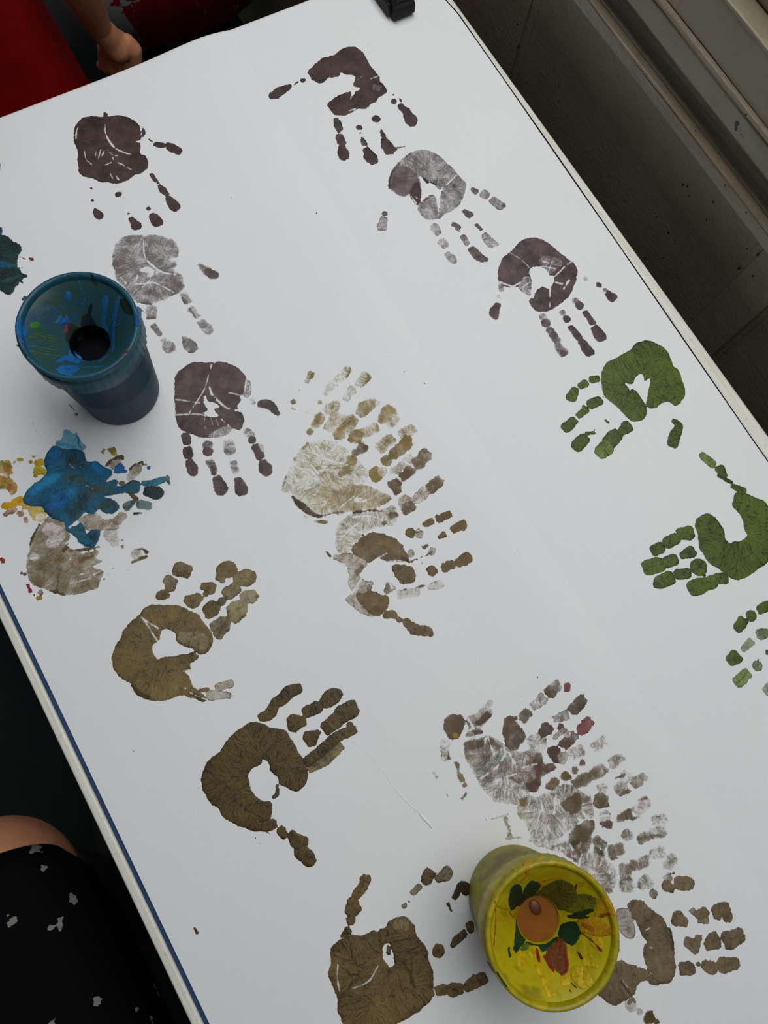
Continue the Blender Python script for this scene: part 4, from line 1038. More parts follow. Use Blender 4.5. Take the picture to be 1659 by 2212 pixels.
M_BB = m_pot('blue_pot_plastic', '#0f2a36', '#17404f', '#1c2f36', 42)
M_BL = m_smear_lid('blue_lid_paint', '#114263', '#1f494c', '#284741', 40)
M_BR = m_smear_lid('blue_rim_paint', '#13445c', '#195468', '#1a4c58', 50)
M_BH = m_plain('dark_paint_well', '#010207', '#02030a', 60, 0.7, spec=0.1)
blue, dab = pot('paint pot covered in blue paint, standing on the upper left of the paper', -0.0228, 0.2858, 0.1045, 0.0390, 0.0298, (M_BB, M_BL, M_BR), (M_BH, 0), 0.0785)
B_ = '#0f548e'
dab(['p 250,880 280,850 330,850 355,885 330,905 270,905'], '#2c6a1e')
for k in range(9):
    y0 = 930 + k * 24
    dab(['c %d,%d,%d 400,%d,4 %d,%d,3' % (245 + (k * 37) % 60, y0, 3 + k % 3, y0 + 28, 470 + (k * 53) % 80, y0 + 45)], '#4d6426' if k % 2 else '#3f5a2c', thick=0.0003, rag=0.3, lift=0.00005)
dab(['c 590,615,18 585,650,22'], B_)
dab(['p 475,860 520,800 550,830 560,790 600,840 560,875'], B_)
dab(['c 460,735,4 510,785,4', 'c 510,715,4 545,745,6'], B_)
dab(['c 640,780,10 655,840,9', 'c 600,850,6'], B_)
dab(['c 705,488,8 712,620,8 700,710,6'], '#155a80')
dab(['c 1010,650,16 985,740,24 970,850,24 960,960,20 955,1095,22', 'c 990,890,12 1030,870,8'], '#13568c')
dab(['c 900,660,30 890,760,26 880,880,28 910,920,20'], '#17608f', thick=0.0004)
dab(['c 830,500,10 820,520,14', 'c 880,640,10'], '#1c3a44')
dab(['p 700,900 690,840 740,770 760,720 790,700 780,800 830,890 780,910'], '#0d1f22', thick=0.0004)
dab(['p 560,930 590,860 650,880 690,910 640,970 650,1020 600,1050 560,1000'], '#1a2a22', thick=0.0004)
dab(['c 570,890,8 568,940,12', 'c 600,850,6'], '#7a2a14')
dab(['c 930,1070,14 915,1090,8'], '#6a1a10')
dab(['p 600,1180 580,1090 620,1060 650,1110 700,1160 680,1200'], '#155f9c')
dab(['c 410,1250,10 480,1210,14 570,1150,22 600,1180,18'], '#155f9c')
dab(['p 480,1260 520,1225 600,1220 680,1245 660,1275 600,1310 540,1300'], '#1763a0')
dab(['c 640,1225,12 720,1235,9 870,1232,9', 'c 840,1190,16 905,1145,20', 'c 680,1170,12 800,1190,8'], '#155f9c')
dab(['p 1020,680 1060,650 1100,700 1150,740 1120,790 1060,770'], '#142a22', thick=0.0003)
dab(['c 1040,1155,6 1090,1105,12 1122,1055,5'], '#8a1618')
dab(['p 150,780 175,740 190,800 225,900 220,1000 190,1030 155,1010 145,900'], '#135a92', thick=0.0012)
dab(['p 1165,725 1225,725 1230,750 1205,770 1200,850 1170,900 1140,870 1160,800'], '#135a92', thick=0.0012)
dab(['c 195,660,10 215,640,12'], '#15506f', thick=0.0008)
dab(['c 180,1060,18 230,1140,16', 'c 160,1050,10'], '#12303a', thick=0.0006)

M_YB = m_pot('yellow_pot_plastic', '#9a9004', '#8a840c', '#6b6436', 40)
M_YL = m_smear_lid('yellow_lid_paint', '#b09c04', '#b5a804', '#8f8408', 34)
M_YR = m_smear_lid('yellow_rim_paint', '#a89a04', '#938806', '#b8a406', 46)
M_YH = m_plain('orange_paint', '#774304', '#8a5206', 90, 0.5, spec=0.2)
yel, dab = pot('paint pot covered in yellow paint with green and red streaks, lower right of the paper', 0.0494, -0.1819, 0.0890, 0.0396, 0.0322, (M_YB, M_YL, M_YR), (M_YH, 1), 0.0590)
G_, Y_ = '#123a1c', '#c8aa06'
dab(['p 480,600 490,500 525,452 570,460 590,520 620,575 540,620 500,650'], '#0f2a16', thick=0.001)
dab(['p 590,500 640,428 690,430 715,470 680,520 640,560 600,540'], '#14341a', thick=0.0012)
dab(['c 690,455,16 710,462,12'], '#8a1512')
dab(['p 640,585 700,500 760,455 860,418 950,450 995,530 970,600 900,640 840,630 770,565'], '#56551a', thick=0.0009, dark=0.45)
dab(['p 870,620 960,540 1060,520 1130,560 1110,640 1020,660 940,665'], '#6f6a16', thick=0.0007, dark=0.45)
dab(['c 940,520,14 960,570,20 930,600,10', 'c 985,450,5 970,500,8'], '#6a1a12')
dab(['p 850,800 890,740 980,730 1018,790 1000,860 960,905 900,880 860,850'], '#10361c', thick=0.0012)
dab(['c 990,680,24 1040,650,26 1095,640,16', 'c 930,690,12 1080,700,10'], '#15301a', thick=0.0008)
dab(['p 990,720 1110,690 1240,760 1260,835 1130,835 1010,800'], '#b88a0a', thick=0.0009)
dab(['c 1040,750,16 1090,775,20'], '#a8641a', thick=0.0006, lift=0.0008)
dab(['p 1110,680 1150,600 1200,545 1235,600 1240,680 1180,700'], '#b88c0a', thick=0.0009)
dab(['c 1170,680,16 1230,670,12'], '#8a4a12', thick=0.0006, lift=0.0006)
dab(['p 750,1000 790,900 840,850 880,850 915,930 915,1070 880,1120 820,1080'], '#6a3a14', thick=0.0010, dark=0.45)
dab(['c 900,930,7 910,1080,8 870,1118,6'], '#8a2a12', lift=0.0008)
dab(['c 690,935,10 705,1015,13', 'c 745,990,8 805,1085,11'], '#8a1c10')
dab(['c 990,950,7 1020,990,14 1040,1022,6'], '#4a1410')
dab(['p 550,960 600,940 612,1000 585,1060 550,1045'], Y_, thick=0.0012)
dab(['p 665,1060 710,1060 740,1130 775,1170 765,1200 835,1270 820,1285 770,1290 730,1200 700,1120'], Y_, thick=0.0012)
dab(['c 800,1090,10 815,1150,6', 'c 640,960,10 655,990,10', 'c 880,1175,18 920,1170,18'], Y_)
dab(['c 1010,1070,24 975,1130,34 1020,1190,30 1070,1160,28 1060,1090,22', 'c 1040,1030,22 1130,1060,16', 'c 1040,980,20 1090,990,16'], '#bfa408', thick=0.0014)
dab(['p 1080,870 1130,840 1180,870 1180,930 1140,945 1090,910'], '#c4a406', thick=0.001)
dab(['c 1020,810,4 1090,860,5 1165,940,5'], '#7a2a10', lift=0.001)
dab(['c 380,600,12 440,615,18 500,640,14', 'c 420,660,12 500,690,10', 'c 430,710,9 500,720,8'], '#bfa408')
dab(['p 490,650 540,630 620,590 600,620 540,690 510,690'], '#b08a0c', lift=0.0010)
dab(['c 372,580,4 385,700,4 370,900,3', 'c 372,570,8 385,605,8'], '#9a3a12', thick=0.0004)
dab(['c 640,285,14 600,340,14 620,370,14 570,430,9', 'c 700,430,12 780,410,14 880,403,9', 'c 740,440,8 650,570,7'], '#c08c0a')
dab(['c 825,295,12 845,310,8', 'c 1000,460,7 1060,420,9', 'c 535,340,9 530,370,7'], '#b89c0a')
dab(['p 540,700 570,800 600,870 560,930 530,960 520,880 530,780'], '#153c1c', thick=0.0009)
dab(['p 600,880 680,860 760,890 830,840 860,870 800,920 740,960 700,910 640,905'], '#143a1e', thick=0.001)
dab(['c 575,940,16 620,900,18'], '#4f6a18')
dab(['c 490,985,14 480,930,12', 'c 520,930,14 530,900,10'], '#184020')
dab(['c 345,1050,10 380,1110,12'], '#6a1810', thick=0.0006)
dab(['c 390,1110,16 440,1190,14 480,1240,8'], '#164022', thick=0.0006)
dab(['c 1240,1000,8 1255,1095,8'], '#1e1608', thick=0.0006)
dab(['c 1300,880,10 1295,960,9'], '#1e1608', thick=0.0006)
dab(['c 940,1245,7'], '#8a4a10')
dab(['c 950,1190,4 985,1220,5'], '#2a3a20', thick=0.0005)

# ------------------------------------------------------------------ clips on the table end
def clip(label, x0, x1, ytip):
    root = empty('table_clip', ((x0 + x1) / 2, TY1, TZ - 0.05), label, 'clip', 'black paper clips on the table end')
    yb = TY1 + 0.020
    zt = TZ + 0.0020
    prof = [(ytip + 0.004, zt), (ytip, zt + 0.004), (ytip + 0.001, zt + 0.012), (ytip + 0.006, zt + 0.0155), (yb - 0.006, zt + 0.019), (yb, zt + 0.012), (yb, TZ - 0.052), (ytip + 0.022, TZ - 0.046),
            (ytip + 0.016, TZ - 0.041), (ytip + 0.02, TZ - 0.036), (yb - 0.012, TZ - 0.036), (yb - 0.012, zt)]
    vs = [(x, y, z) for x in (x0, x1) for y, z in prof]
    n = len(prof)
    me = mesh_from(vs, [tuple(range(n)), tuple(range(n, 2 * n))[::-1]] + [(i, n + i, n + (i + 1) % n, (i + 1) % n) for i in range(n)])
    bm = bmesh.new(); bm.from_mesh(me)
    bmesh.ops.recalc_face_normals(bm, faces=bm.faces)
    bmesh.ops.bevel(bm, geom=list(bm.edges), offset=0.0016, segments=2, profile=0.5, affect='EDGES')
    bm.to_mesh(me); bm.free()
    obj('clip_jaw', me, M_CLIP, root)
    w = x1 - x0
    # raised frame round the recessed thumb pad
    obj('pad_rib', box(x0 + 0.001, x0 + 0.0035, ytip + 0.006, yb - 0.008, zt + 0.0145, zt + 0.0195, 0.0006), M_CLIP, root)
    obj('pad_rib', box(x1 - 0.0035, x1 - 0.001, ytip + 0.006, yb - 0.008, zt + 0.0145, zt + 0.0195, 0.0006), M_CLIP, root)
    obj('pad_rib', box(x0 + 0.001, x1 - 0.001, ytip + 0.0045, ytip + 0.0065, zt + 0.0135, zt + 0.0170, 0.0006), M_CLIP, root)
    sidep = [(ytip + 0.010, zt + 0.001), (ytip + 0.006, zt + 0.006), (ytip + 0.010, zt + 0.013), (yb - 0.010, zt + 0.014), (yb - 0.008, zt + 0.001)]
    vs = [(x, y, z) for x in (x0 - 0.003, x0 + 0.001) for y, z in sidep]
    me = mesh_from(vs, [tuple(range(5)), tuple(range(5, 10))[::-1]] + [(i, 5 + i, 5 + (i + 1) % 5, (i + 1) % 5) for i in range(5)])
    bm = bmesh.new(); bm.from_mesh(me); bmesh.ops.recalc_face_normals(bm, faces=bm.faces)
    bmesh.ops.bevel(bm, geom=list(bm.edges), offset=0.0012, segments=2, profile=0.5, affect='EDGES'); bm.to_mesh(me); bm.free()
    obj('side_flange', me, M_CLIP, root)
clip('black plastic clip holding the paper at the top edge of the photo', 0.3585, 0.3810, 0.5045)
clip('black plastic clip at the left photo edge, mostly outside the frame', -0.0470, -0.0215, 0.5150)

# ------------------------------------------------------------------ people
def m_skin():
    t = NT('skin')
    v = t.coord()
    n = t.noise(40, 4, 0.6, v)
    t.base(t.ramp(n, [(0.3, '#c07f5c'), (0.7, '#cf936f')]))
    t.set(rough=0.5, spec=0.4)
    t.b.inputs['Subsurface Weight'].default_value = 0.08
    t.b.inputs['Subsurface Radius'].default_value = (0.01, 0.004, 0.002)
    t.bump(t.noise(300, 3, 0.6, v), 0.08, 0.0006)
    return t.m
M_SKIN = m_skin()
M_HAIR = m_plain('brown_hair', '#2a1a10', '#3d281a', 120, 0.55)
M_EYE = m_plain('eye', '#d8d4cc', '#e8e4dc', 40, 0.2)
M_IRIS = m_plain('iris', '#20130c', '#2a1a12', 40, 0.2)
M_LIP = m_plain('lips', '#a4584c', '#b06458', 90, 0.45)
M_RED = m_plain('red_apron_fabric', '#a30a0c', '#8a0709', 18, 0.55, spec=0.3, bump=0.3, bd=0.002)
M_DARKCLOTH = m_plain('dark_trousers', '#0b0d10', '#15181c', 40, 0.9)
M_SHOE = m_plain('dark_shoe', '#101010', '#1c1a18', 40, 0.6)

def m_smock():
    t = NT('white_smock_with_red_paint')
    v = t.coord()
    base = t.ramp(t.noise(12, 3, 0.5, v), [(0.3, '#8f9393'), (0.7, '#a3a7a7')])
    sx = t.n('ShaderNodeSeparateXYZ')
    t.l(v, sx.inputs[0])
    rag = t.math('MULTIPLY', t.math('SUBTRACT', t.noise(28, 6, 0.72, v, 0.4), 0.5), 0.22)
    dist = t.math('ABSOLUTE', t.math('SUBTRACT', sx.outputs[0], 0.010))
    f = t.math('LESS_THAN', t.math('ADD', dist, rag), 0.098)
    stm = t.n('ShaderNodeMapping'); stm.inputs['Scale'].default_value = (60, 60, 14); stm.inputs['Rotation'].default_value = (0, 0.6, 0)
    t.l(v, stm.inputs['Vector'])
    scr = t.math('LESS_THAN', t.noise(1.0, 5, 0.75, stm.outputs[0], 0.6), 0.63)
    f = t.math('MULTIPLY', f, scr)
    red = t.ramp(t.noise(26, 3, 0.6, v), [(0.3, '#6d0408'), (0.7, '#a0060d')])
    t.base(t.mix(f, base, red))
    t.set(rough=0.45, spec=0.4)
    t.bump(t.noise(20, 4, 0.6, v), 0.3, 0.003)
    return t.m
M_SMOCK = m_smock()

def m_print():
    t = NT('black_fabric_with_white_motifs')
    v = t.coord()
    w = t.n('ShaderNodeTexVoronoi')
    w.inputs['Scale'].default_value = 40
    n = t.n('ShaderNodeTexNoise'); n.inputs['Scale'].default_value = 110; n.inputs['Detail'].default_value = 2
    t.l(v, n.inputs['Vector'])
    mixv = t.n('ShaderNodeVectorMath', operation='SCALE'); mixv.inputs['Scale'].default_value = 0.020
    t.l(n.outputs['Color'], mixv.inputs[0])
    add = t.n('ShaderNodeVectorMath', operation='ADD')
    t.l(v, add.inputs[0]); t.l(mixv.outputs[0], add.inputs[1]); t.l(add.outputs[0], w.inputs['Vector'])
    sc_ = t.n('ShaderNodeSeparateColor'); t.l(w.outputs['Color'], sc_.inputs[0])
    m = t.math('MULTIPLY', t.math('LESS_THAN', w.outputs['Distance'], 0.205), t.math('GREATER_THAN', sc_.outputs[0], 0.42))
    t.base(t.mix(m, '#010102', '#85837c'))
    t.set(rough=0.85, spec=0.15)
    t.bump(t.noise(500, 2, 0.6, v), 0.15, 0.0004)
    return t.m
M_PRINT = m_print()

def skin_body(name, J, E, parent, mat=M_SKIN, vox=0.006, k=0.86):
    """tapered limbs between the joints, fused into one continuous skin"""
    vs, fs = [], []
    U, V = 14, 8
    for a, b in E:
        (pa, ra), (pb, rb) = J[a], J[b]
        ra = (ra[0] if hasattr(ra, '__len__') else ra) * k; rb = (rb[0] if hasattr(rb, '__len__') else rb) * k
        pa, pb = Vector(pa), Vector(pb)
        ax = (pb - pa).normalized()
        u = ax.orthogonal().normalized(); w = ax.cross(u)
        rings = [(pa - ax * ra * math.cos(t), ra * math.sin(t)) for t in np.linspace(0.02, math.pi / 2, V)] + [(pb + ax * rb * math.sin(t), rb * math.cos(t)) for t in np.linspace(0.0, math.pi / 2 - 0.02, V)]
        o0 = len(vs)
        for c, r in rings:
            for q in range(U):
                an = 2 * math.pi * q / U
                vs.append(c + (u * math.cos(an) + w * math.sin(an)) * r)
        for m in range(len(rings) - 1):
            for q in range(U):
                x_, y_ = o0 + m * U + q, o0 + m * U + (q + 1) % U
                fs.append((x_, y_, y_ + U, x_ + U))
        fs.append(tuple(o0 + q for q in range(U))[::-1])
        fs.append(tuple(o0 + (len(rings) - 1) * U + q for q in range(U)))
    o = bpy.data.objects.new('tmp_skin', mesh_from(vs, fs))
    COL.objects.link(o)
    rm = o.modifiers.new('rm', 'REMESH'); rm.mode = 'VOXEL'; rm.voxel_size = vox; rm.use_smooth_shade = True
    sm_ = o.modifiers.new('sm', 'SMOOTH'); sm_.factor = 0.5; sm_.iterations = 2
    dg = bpy.context.evaluated_depsgraph_get()
    dg.update()
    m2 = bpy.data.meshes.new_from_object(o.evaluated_get(dg))
    bpy.data.objects.remove(o, do_unlink=True)
    m2.polygons.foreach_set('use_smooth', [True] * len(m2.polygons))
    m2.materials.clear()
    return obj(name, m2, mat, parent)

def ellipsoid(c, r, name, mat, parent, u=20, v=14, fn=None):
    bm = bmesh.new()
    bmesh.ops.create_uvsphere(bm, u_segments=u, v_segments=v, radius=1.0)
    for q in bm.verts:
        p = Vector((q.co.x * r[0], q.co.y * r[1], q.co.z * r[2]))
        if fn:
            p = fn(p)
        q.co = p + Vector(c)
    me = bpy.data.meshes.new(name); bm.to_mesh(me); bm.free()
    me.polygons.foreach_set('use_smooth', [True] * len(me.polygons))
    return obj(name, me, mat, parent)

def garment(name, rings, mat, parent, n=64, thick=0.0025, folds=9, seed=0, close_top=False, ex=0.85):
    """rings: (centre, semi-axis u, semi-axis v, fold amplitude); u, v are vectors"""
    rs = random.Random(seed)
    ph = [rs.uniform(0, 6.28) for _ in range(4)]
    vs, fs = [], []
    for (c, U, V, am) in rings:
        c, U, V = Vector(c), Vector(U), Vector(V)
        for i in range(n):
            a = 2 * math.pi * i / n
            ca, sa = math.cos(a), math.sin(a)
            ca = math.copysign(abs(ca) ** ex, ca); sa = math.copysign(abs(sa) ** ex, sa)
            k = 1 + am * (math.sin(folds * a + ph[0]) * 0.6 + math.sin((folds + 4) * a + ph[1]) * 0.4)
            vs.append(c + (U * ca + V * sa) * k)
    m = len(rings)
    for j in range(m - 1):
        for i in range(n):
            k = (i + 1) % n
            fs.append((j * n + i, j * n + k, (j + 1) * n + k, (j + 1) * n + i))
    if close_top:
        fs.append(tuple((m - 1) * n + i for i in range(n)))
    o = obj(name, mesh_from(vs, fs, True), mat, parent)
    sd = o.modifiers.new('cloth', 'SOLIDIFY'); sd.thickness = thick; sd.offset = 0
    return o

def face(parent, c, s, yaw, hair_len=0.0):
    """eyes, mouth and hair for a head of half-width s at c, looking along -y turned by yaw"""
    R_ = Matrix.Rotation(yaw, 3, 'Z')
    def P(x, y, z):
        return Vector(c) + R_ @ Vector((x * s, y * s, z * s))
    for sx in (-1, 1):
        e = ellipsoid(P(0.32 * sx, -0.70, 0.04), (0.13 * s, 0.13 * s, 0.10 * s), 'eye', M_EYE, parent, 14, 10)
        ellipsoid(P(0.32 * sx, -0.80, 0.04), (0.075 * s, 0.045 * s, 0.075 * s), 'iris', M_IRIS, e, 12, 8)
    ellipsoid(P(0, -0.72, -0.62), (0.24 * s, 0.09 * s, 0.06 * s), 'mouth', M_LIP, parent, 14, 8)
    def cap(p):
        q = R_.inverted() @ p
        if q.y < -0.42 * s and q.z < 0.30 * s:
            q.y = -0.42 * s
        if q.z < -0.55 * s - hair_len:
            q.z = -0.55 * s - hair_len
        return R_ @ q
    ellipsoid(P(0, 0.16, 0.38), (1.02 * s, 1.04 * s, 1.36 * s), 'hair', M_HAIR, parent, 28, 20, cap)

def hand_joints(J, E, pre, wrist, dirv, side, up, s, curl=0.5):
    """five unequal fingers on a palm; dirv = wrist->knuckles, side = towards the thumb"""
    d, sd_, u = Vector(dirv).normalized(), Vector(side).normalized(), Vector(up).normalized()
    w = Vector(J[wrist][0])
    pc = w + d * 0.035 * s
    J[pre + 'palm'] = (pc, (0.017 * s, 0.017 * s)); E.append((wrist, pre + 'palm'))
    for k, (off, ln) in enumerate(((0.021, 0.9), (0.007, 1.0), (-0.007, 0.94), (-0.020, 0.75))):
        a = pc + d * 0.028 * s + sd_ * off * s
        b = a + (d * (1 - curl * 0.6) - u * curl) .normalized() * 0.026 * s * ln
        c = b + (d * (1 - curl * 1.7) - u * curl * 1.2).normalized() * 0.020 * s * ln
        e = c + (d * (0.6 - curl * 1.9) - u * curl).normalized() * 0.014 * s * ln
        prev = pre + 'palm'
        for nm, p, r in (('k', a, 0.0092), ('p', b, 0.0084), ('m', c, 0.0077), ('t', e, 0.0062)):
            key = '%s%s%d' % (pre, nm, k)
            J[key] = (p, r * s); E.append((prev, key)); prev = key
    t0 = w + d * 0.020 * s + sd_ * 0.022 * s
    t1 = t0 + (d * 0.5 + sd_ * 0.75 - u * 0.35).normalized() * 0.024 * s
    t2 = t1 + (d * 0.95 + sd_ * 0.05 - u * 0.35).normalized() * 0.020 * s
    prev = pre + 'palm'
    for nm, p, r in (('th0', t0, 0.0098), ('th1', t1, 0.0090), ('th2', t2, 0.0070)):
        J[pre + nm] = (p, r * s); E.append((prev, pre + nm)); prev = pre + nm

def standing_child(label, x, y, ht, yaw, arm_r=None, arm_l=None, hands=True):
    """child facing the table (towards -y)"""
    root = empty('person', (x, y, 0), label, 'person')
    k = ht
    J, E = {}, []
    def j(n, p, r):
        q = Matrix.Rotation(yaw, 3, 'Z') @ Vector((p[0] * k, p[1] * k, 0))
        J[n] = (Vector((x + q.x, y + q.y, p[2] * k)), r if not hasattr(r, '__len__') else r)
    j('pelvis', (0, 0, 0.44), 0.085 * k); j('belly', (0, -0.01, 0.54), 0.088 * k); j('chest', (0, 0, 0.66), 0.085 * k); j('neck0', (0, 0.005, 0.745), 0.045 * k); j('neck', (0, 0, 0.79), 0.038 * k)
    j('head0', (0, -0.005, 0.85), 0.070 * k); j('head1', (0, 0.0, 0.915), 0.080 * k); j('crown', (0, 0.005, 0.965), 0.055 * k)
    j('nose', (0, -0.088, 0.872), 0.010 * k); j('earl', (0.080, 0.005, 0.88), 0.012 * k); j('earr', (-0.080, 0.005, 0.88), 0.012 * k)
    E += [('pelvis', 'belly'), ('belly', 'chest'), ('chest', 'neck0'), ('neck0', 'neck'), ('neck', 'head0'), ('head0', 'head1'), ('head1', 'crown'), ('head0', 'nose'), ('head1', 'earl'), ('head1', 'earr')]
    for s, n in ((1, 'l'), (-1, 'r')):
        j('hip' + n, (0.05 * s, 0, 0.42), 0.062 * k); j('knee' + n, (0.058 * s, -0.01, 0.235), 0.040 * k); j('ank' + n, (0.060 * s, 0.005, 0.045), 0.025 * k); j('toe' + n, (0.062 * s, -0.08, 0.024), 0.022 * k)
        j('sho' + n, (0.105 * s, 0.0, 0.705), 0.040 * k)
        E += [('pelvis', 'hip' + n), ('hip' + n, 'knee' + n), ('knee' + n, 'ank' + n), ('ank' + n, 'toe' + n), ('chest', 'sho' + n)]
        arm = arm_l if s > 0 else arm_r
        if arm is None:
            j('elb' + n, (0.145 * s, 0.0, 0.565), 0.028 * k); j('wri' + n, (0.150 * s, -0.04, 0.445), 0.0185 * k)
            E += [('sho' + n, 'elb' + n), ('elb' + n, 'wri' + n)]
            hand_joints(J, E, n, 'wri' + n, (0, -0.15, -1), (0, -1, 0), (0.0 - s, 0, 0), 0.62 * k / 0.95, 0.35)
        else:
            arm(J, E, n)
    body = skin_body('body', J, E, root, vox=0.0022 if arm_l else 0.006)
    face(body, J['head1'][0] + Vector((0, 0, -0.03 * k)), 0.080 * k, yaw)
    # trousers and shoes
    for s, n in ((1, 'l'), (-1, 'r')):
        a, b, c = J['hip' + n][0], J['knee' + n][0], J['ank' + n][0]
        X_, Y_v = Vector((1, 0, 0)), Vector((0, 1, 0))
        garment('trouser_leg', [(c + Vector((0, 0, 0.01)), X_ * 0.040 * k, Y_v * 0.045 * k, 0.05), (b, X_ * 0.055 * k, Y_v * 0.058 * k, 0.04), (a, X_ * 0.062 * k, Y_v * 0.076 * k, 0.02), (a + Vector((-0.02 * s * k, 0, 0.06 * k)), X_ * 0.052 * k, Y_v * 0.066 * k, 0.0)], M_DARKCLOTH, root, 32, seed=s + 3)
        t_ = J['toe' + n][0]
        ellipsoid(((c.x + t_.x) / 2, (c.y + t_.y) / 2 - 0.008, 0.032), (0.036 * k, 0.078 * k, 0.032), 'shoe', M_SHOE, root)
    return root, J

# child in a red apron, one arm hanging at the end of the table
def arm_hang(J, E, n):
    J['elb' + n] = (Vector(at(136, -105, -0.085)), 0.0290)
    J['fore' + n] = (Vector(at(176, -18, -0.155)), 0.0268)
    J['low' + n] = (Vector(at(200, 28, -0.195)), 0.0212)
    J['wri' + n] = (Vector(at(216, 58, -0.222)), 0.0172)
    E += [('sho' + n, 'elb' + n), ('elb' + n, 'fore' + n), ('fore' + n, 'low' + n), ('low' + n, 'wri' + n)]
    P = lambda px, py, h: Vector(at(px, py, h))
    J['pa' + n] = (P(240, 88, -0.250), 0.0205); E.append(('wri' + n, 'pa' + n))
    J['pb' + n] = (P(256, 106, -0.262), 0.0195); E.append(('pa' + n, 'pb' + n))
    for nm, pts in (('ix', ((274, 92, -0.258, .0130), (288, 108, -0.268, .0135), (290, 126, -0.280, .0125), (282, 140, -0.290, .0105))),
                    ('md', ((252, 112, -0.270, .0120), (256, 130, -0.283, .0115), (257, 146, -0.296, .0108), (250, 152, -0.303, .0095))),
                    ('rg', ((237, 110, -0.272, .0115), (239, 129, -0.287, .0108), (240, 146, -0.300, .0100), (233, 150, -0.306, .0088))),
                    ('pk', ((224, 102, -0.270, .0100), (223, 121, -0.285, .0092), (224, 137, -0.299, .0086), (218, 141, -0.304, .0075))),
                    ('tb', ((256, 80, -0.256, .0110), (270, 94, -0.272, .0105), (272, 108, -0.288, .0095)))):
        prev = 'pa' + n if nm == 'tb' else 'pb' + n
        for i, (px, py, h, r) in enumerate(pts):
            key = nm + str(i) + n
            J[key] = (P(px, py, h), r); E.append((prev, key)); prev = key
c1, J1 = standing_child('child in a plain red apron at the table end, bare arm hanging down', -0.022, 0.885, 1.00, 0.0, arm_l=arm_hang)
zz = lambda h: TZ + h
X_, Y_v = Vector((1, 0, 0)), Vector((0, 1, 0))
garment('apron', [((-0.022, 0.885, zz(-0.40)), X_ * 0.150, Y_v * 0.112, 0.045), ((-0.022, 0.885, zz(-0.30)), X_ * 0.140, Y_v * 0.106, 0.032), ((-0.022, 0.885, zz(-0.18)), X_ * 0.126, Y_v * 0.102, 0.022),
                  ((-0.022, 0.883, zz(-0.05)), X_ * 0.116, Y_v * 0.101, 0.012), ((-0.022, 0.883, zz(0.04)), X_ * 0.116, Y_v * 0.098, 0.008), ((-0.022, 0.886, zz(0.11)), X_ * 0.124, Y_v * 0.082, 0.0), ((-0.022, 0.888, zz(0.155)), X_ * 0.075, Y_v * 0.062, 0.0)], M_RED, c1, 72, seed=4, folds=7)
for s in (-1, 1):
    a, b = J1['shol' if s > 0 else 'shor'][0], J1['elbl' if s > 0 else 'elbr'][0]
    m_ = a.lerp(b, 0.45)
    dv = (b - a).normalized(); u_ = dv.orthogonal().normalized(); v_ = dv.cross(u_)
    garment('sleeve', [(m_, u_ * 0.046, v_ * 0.046, 0.02), (a.lerp(b, 0.2), u_ * 0.048, v_ * 0.048, 0.02), (a, u_ * 0.047, v_ * 0.047, 0.0), (a - dv * 0.03, u_ * 0.035, v_ * 0.035, 0)], M_RED, c1, 32, seed=8)

# second child in a white smock smeared red
c2, J2 = standing_child('child in a pale smock smeared with red paint, behind the bare arm', 0.305, 1.090, 1.02, 0.0)
o_ = garment('smock', [((0, 0, zz(-0.375)), X_ * 0.182, Y_v * 0.120, 0.030), ((0, 0, zz(-0.27)), X_ * 0.168, Y_v * 0.116, 0.026), ((0, 0, zz(-0.12)), X_ * 0.146, Y_v * 0.108, 0.016),
                  ((0, 0, zz(0.02)), X_ * 0.130, Y_v * 0.102, 0.010), ((0, 0, zz(0.10)), X_ * 0.134, Y_v * 0.092, 0.004), ((0, 0, zz(0.165)), X_ * 0.078, Y_v * 0.066, 0.0)], M_SMOCK, None, 72, seed=11, folds=6)
o_.parent = c2
o_.matrix_parent_inverse.identity()
for s in (-1, 1):
    a, b, w_ = (J2[q + ('l' if s > 0 else 'r')][0] for q in ('sho', 'elb', 'wri'))
    dv = (b - a).normalized(); u_ = dv.orthogonal().normalized(); v_ = dv.cross(u_)
    garment('sleeve', [(w_.lerp(b, 0.15), u_ * 0.030, v_ * 0.030, 0.03), (b, u_ * 0.041, v_ * 0.041, 0.03), (a.lerp(b, 0.4), u_ * 0.046, v_ * 0.046, 0.02), (a, u_ * 0.047, v_ * 0.047, 0.0), (a - dv * 0.03, u_ * 0.035, v_ * 0.035, 0)], M_SMOCK, c2, 32, seed=9)

# seated person beside the table, knees along its edge
p3 = empty('person', (-0.44, -0.45, 0), 'seated person in black clothing with white motifs, bare knee showing, beside the table', 'person')
J, E = {}, []
def j3(n, p, r):
    J[n] = (Vector(p), r)
KX = -0.330
j3('pelvis', (-0.44, -0.47, 0.46), 0.105); j3('belly', (-0.44, -0.49, 0.60), 0.105); j3('chest', (-0.44, -0.50, 0.78), 0.110); j3('neck0', (-0.44, -0.50, 0.92), 0.055); j3('neck', (-0.44, -0.49, 0.97), 0.048)
j3('head0', (-0.44, -0.48, 1.04), 0.072); j3('head1', (-0.44, -0.48, 1.12), 0.085); j3('crown', (-0.44, -0.485, 1.18), 0.055)
j3('nose', (-0.44, -0.385, 1.065), 0.011); j3('earl', (-0.526, -0.485, 1.08), 0.013); j3('earr', (-0.354, -0.485, 1.08), 0.013)
E += [('pelvis', 'belly'), ('belly', 'chest'), ('chest', 'neck0'), ('neck0', 'neck'), ('neck', 'head0'), ('head0', 'head1'), ('head1', 'crown'), ('head0', 'nose'), ('head1', 'earl'), ('head1', 'earr')]
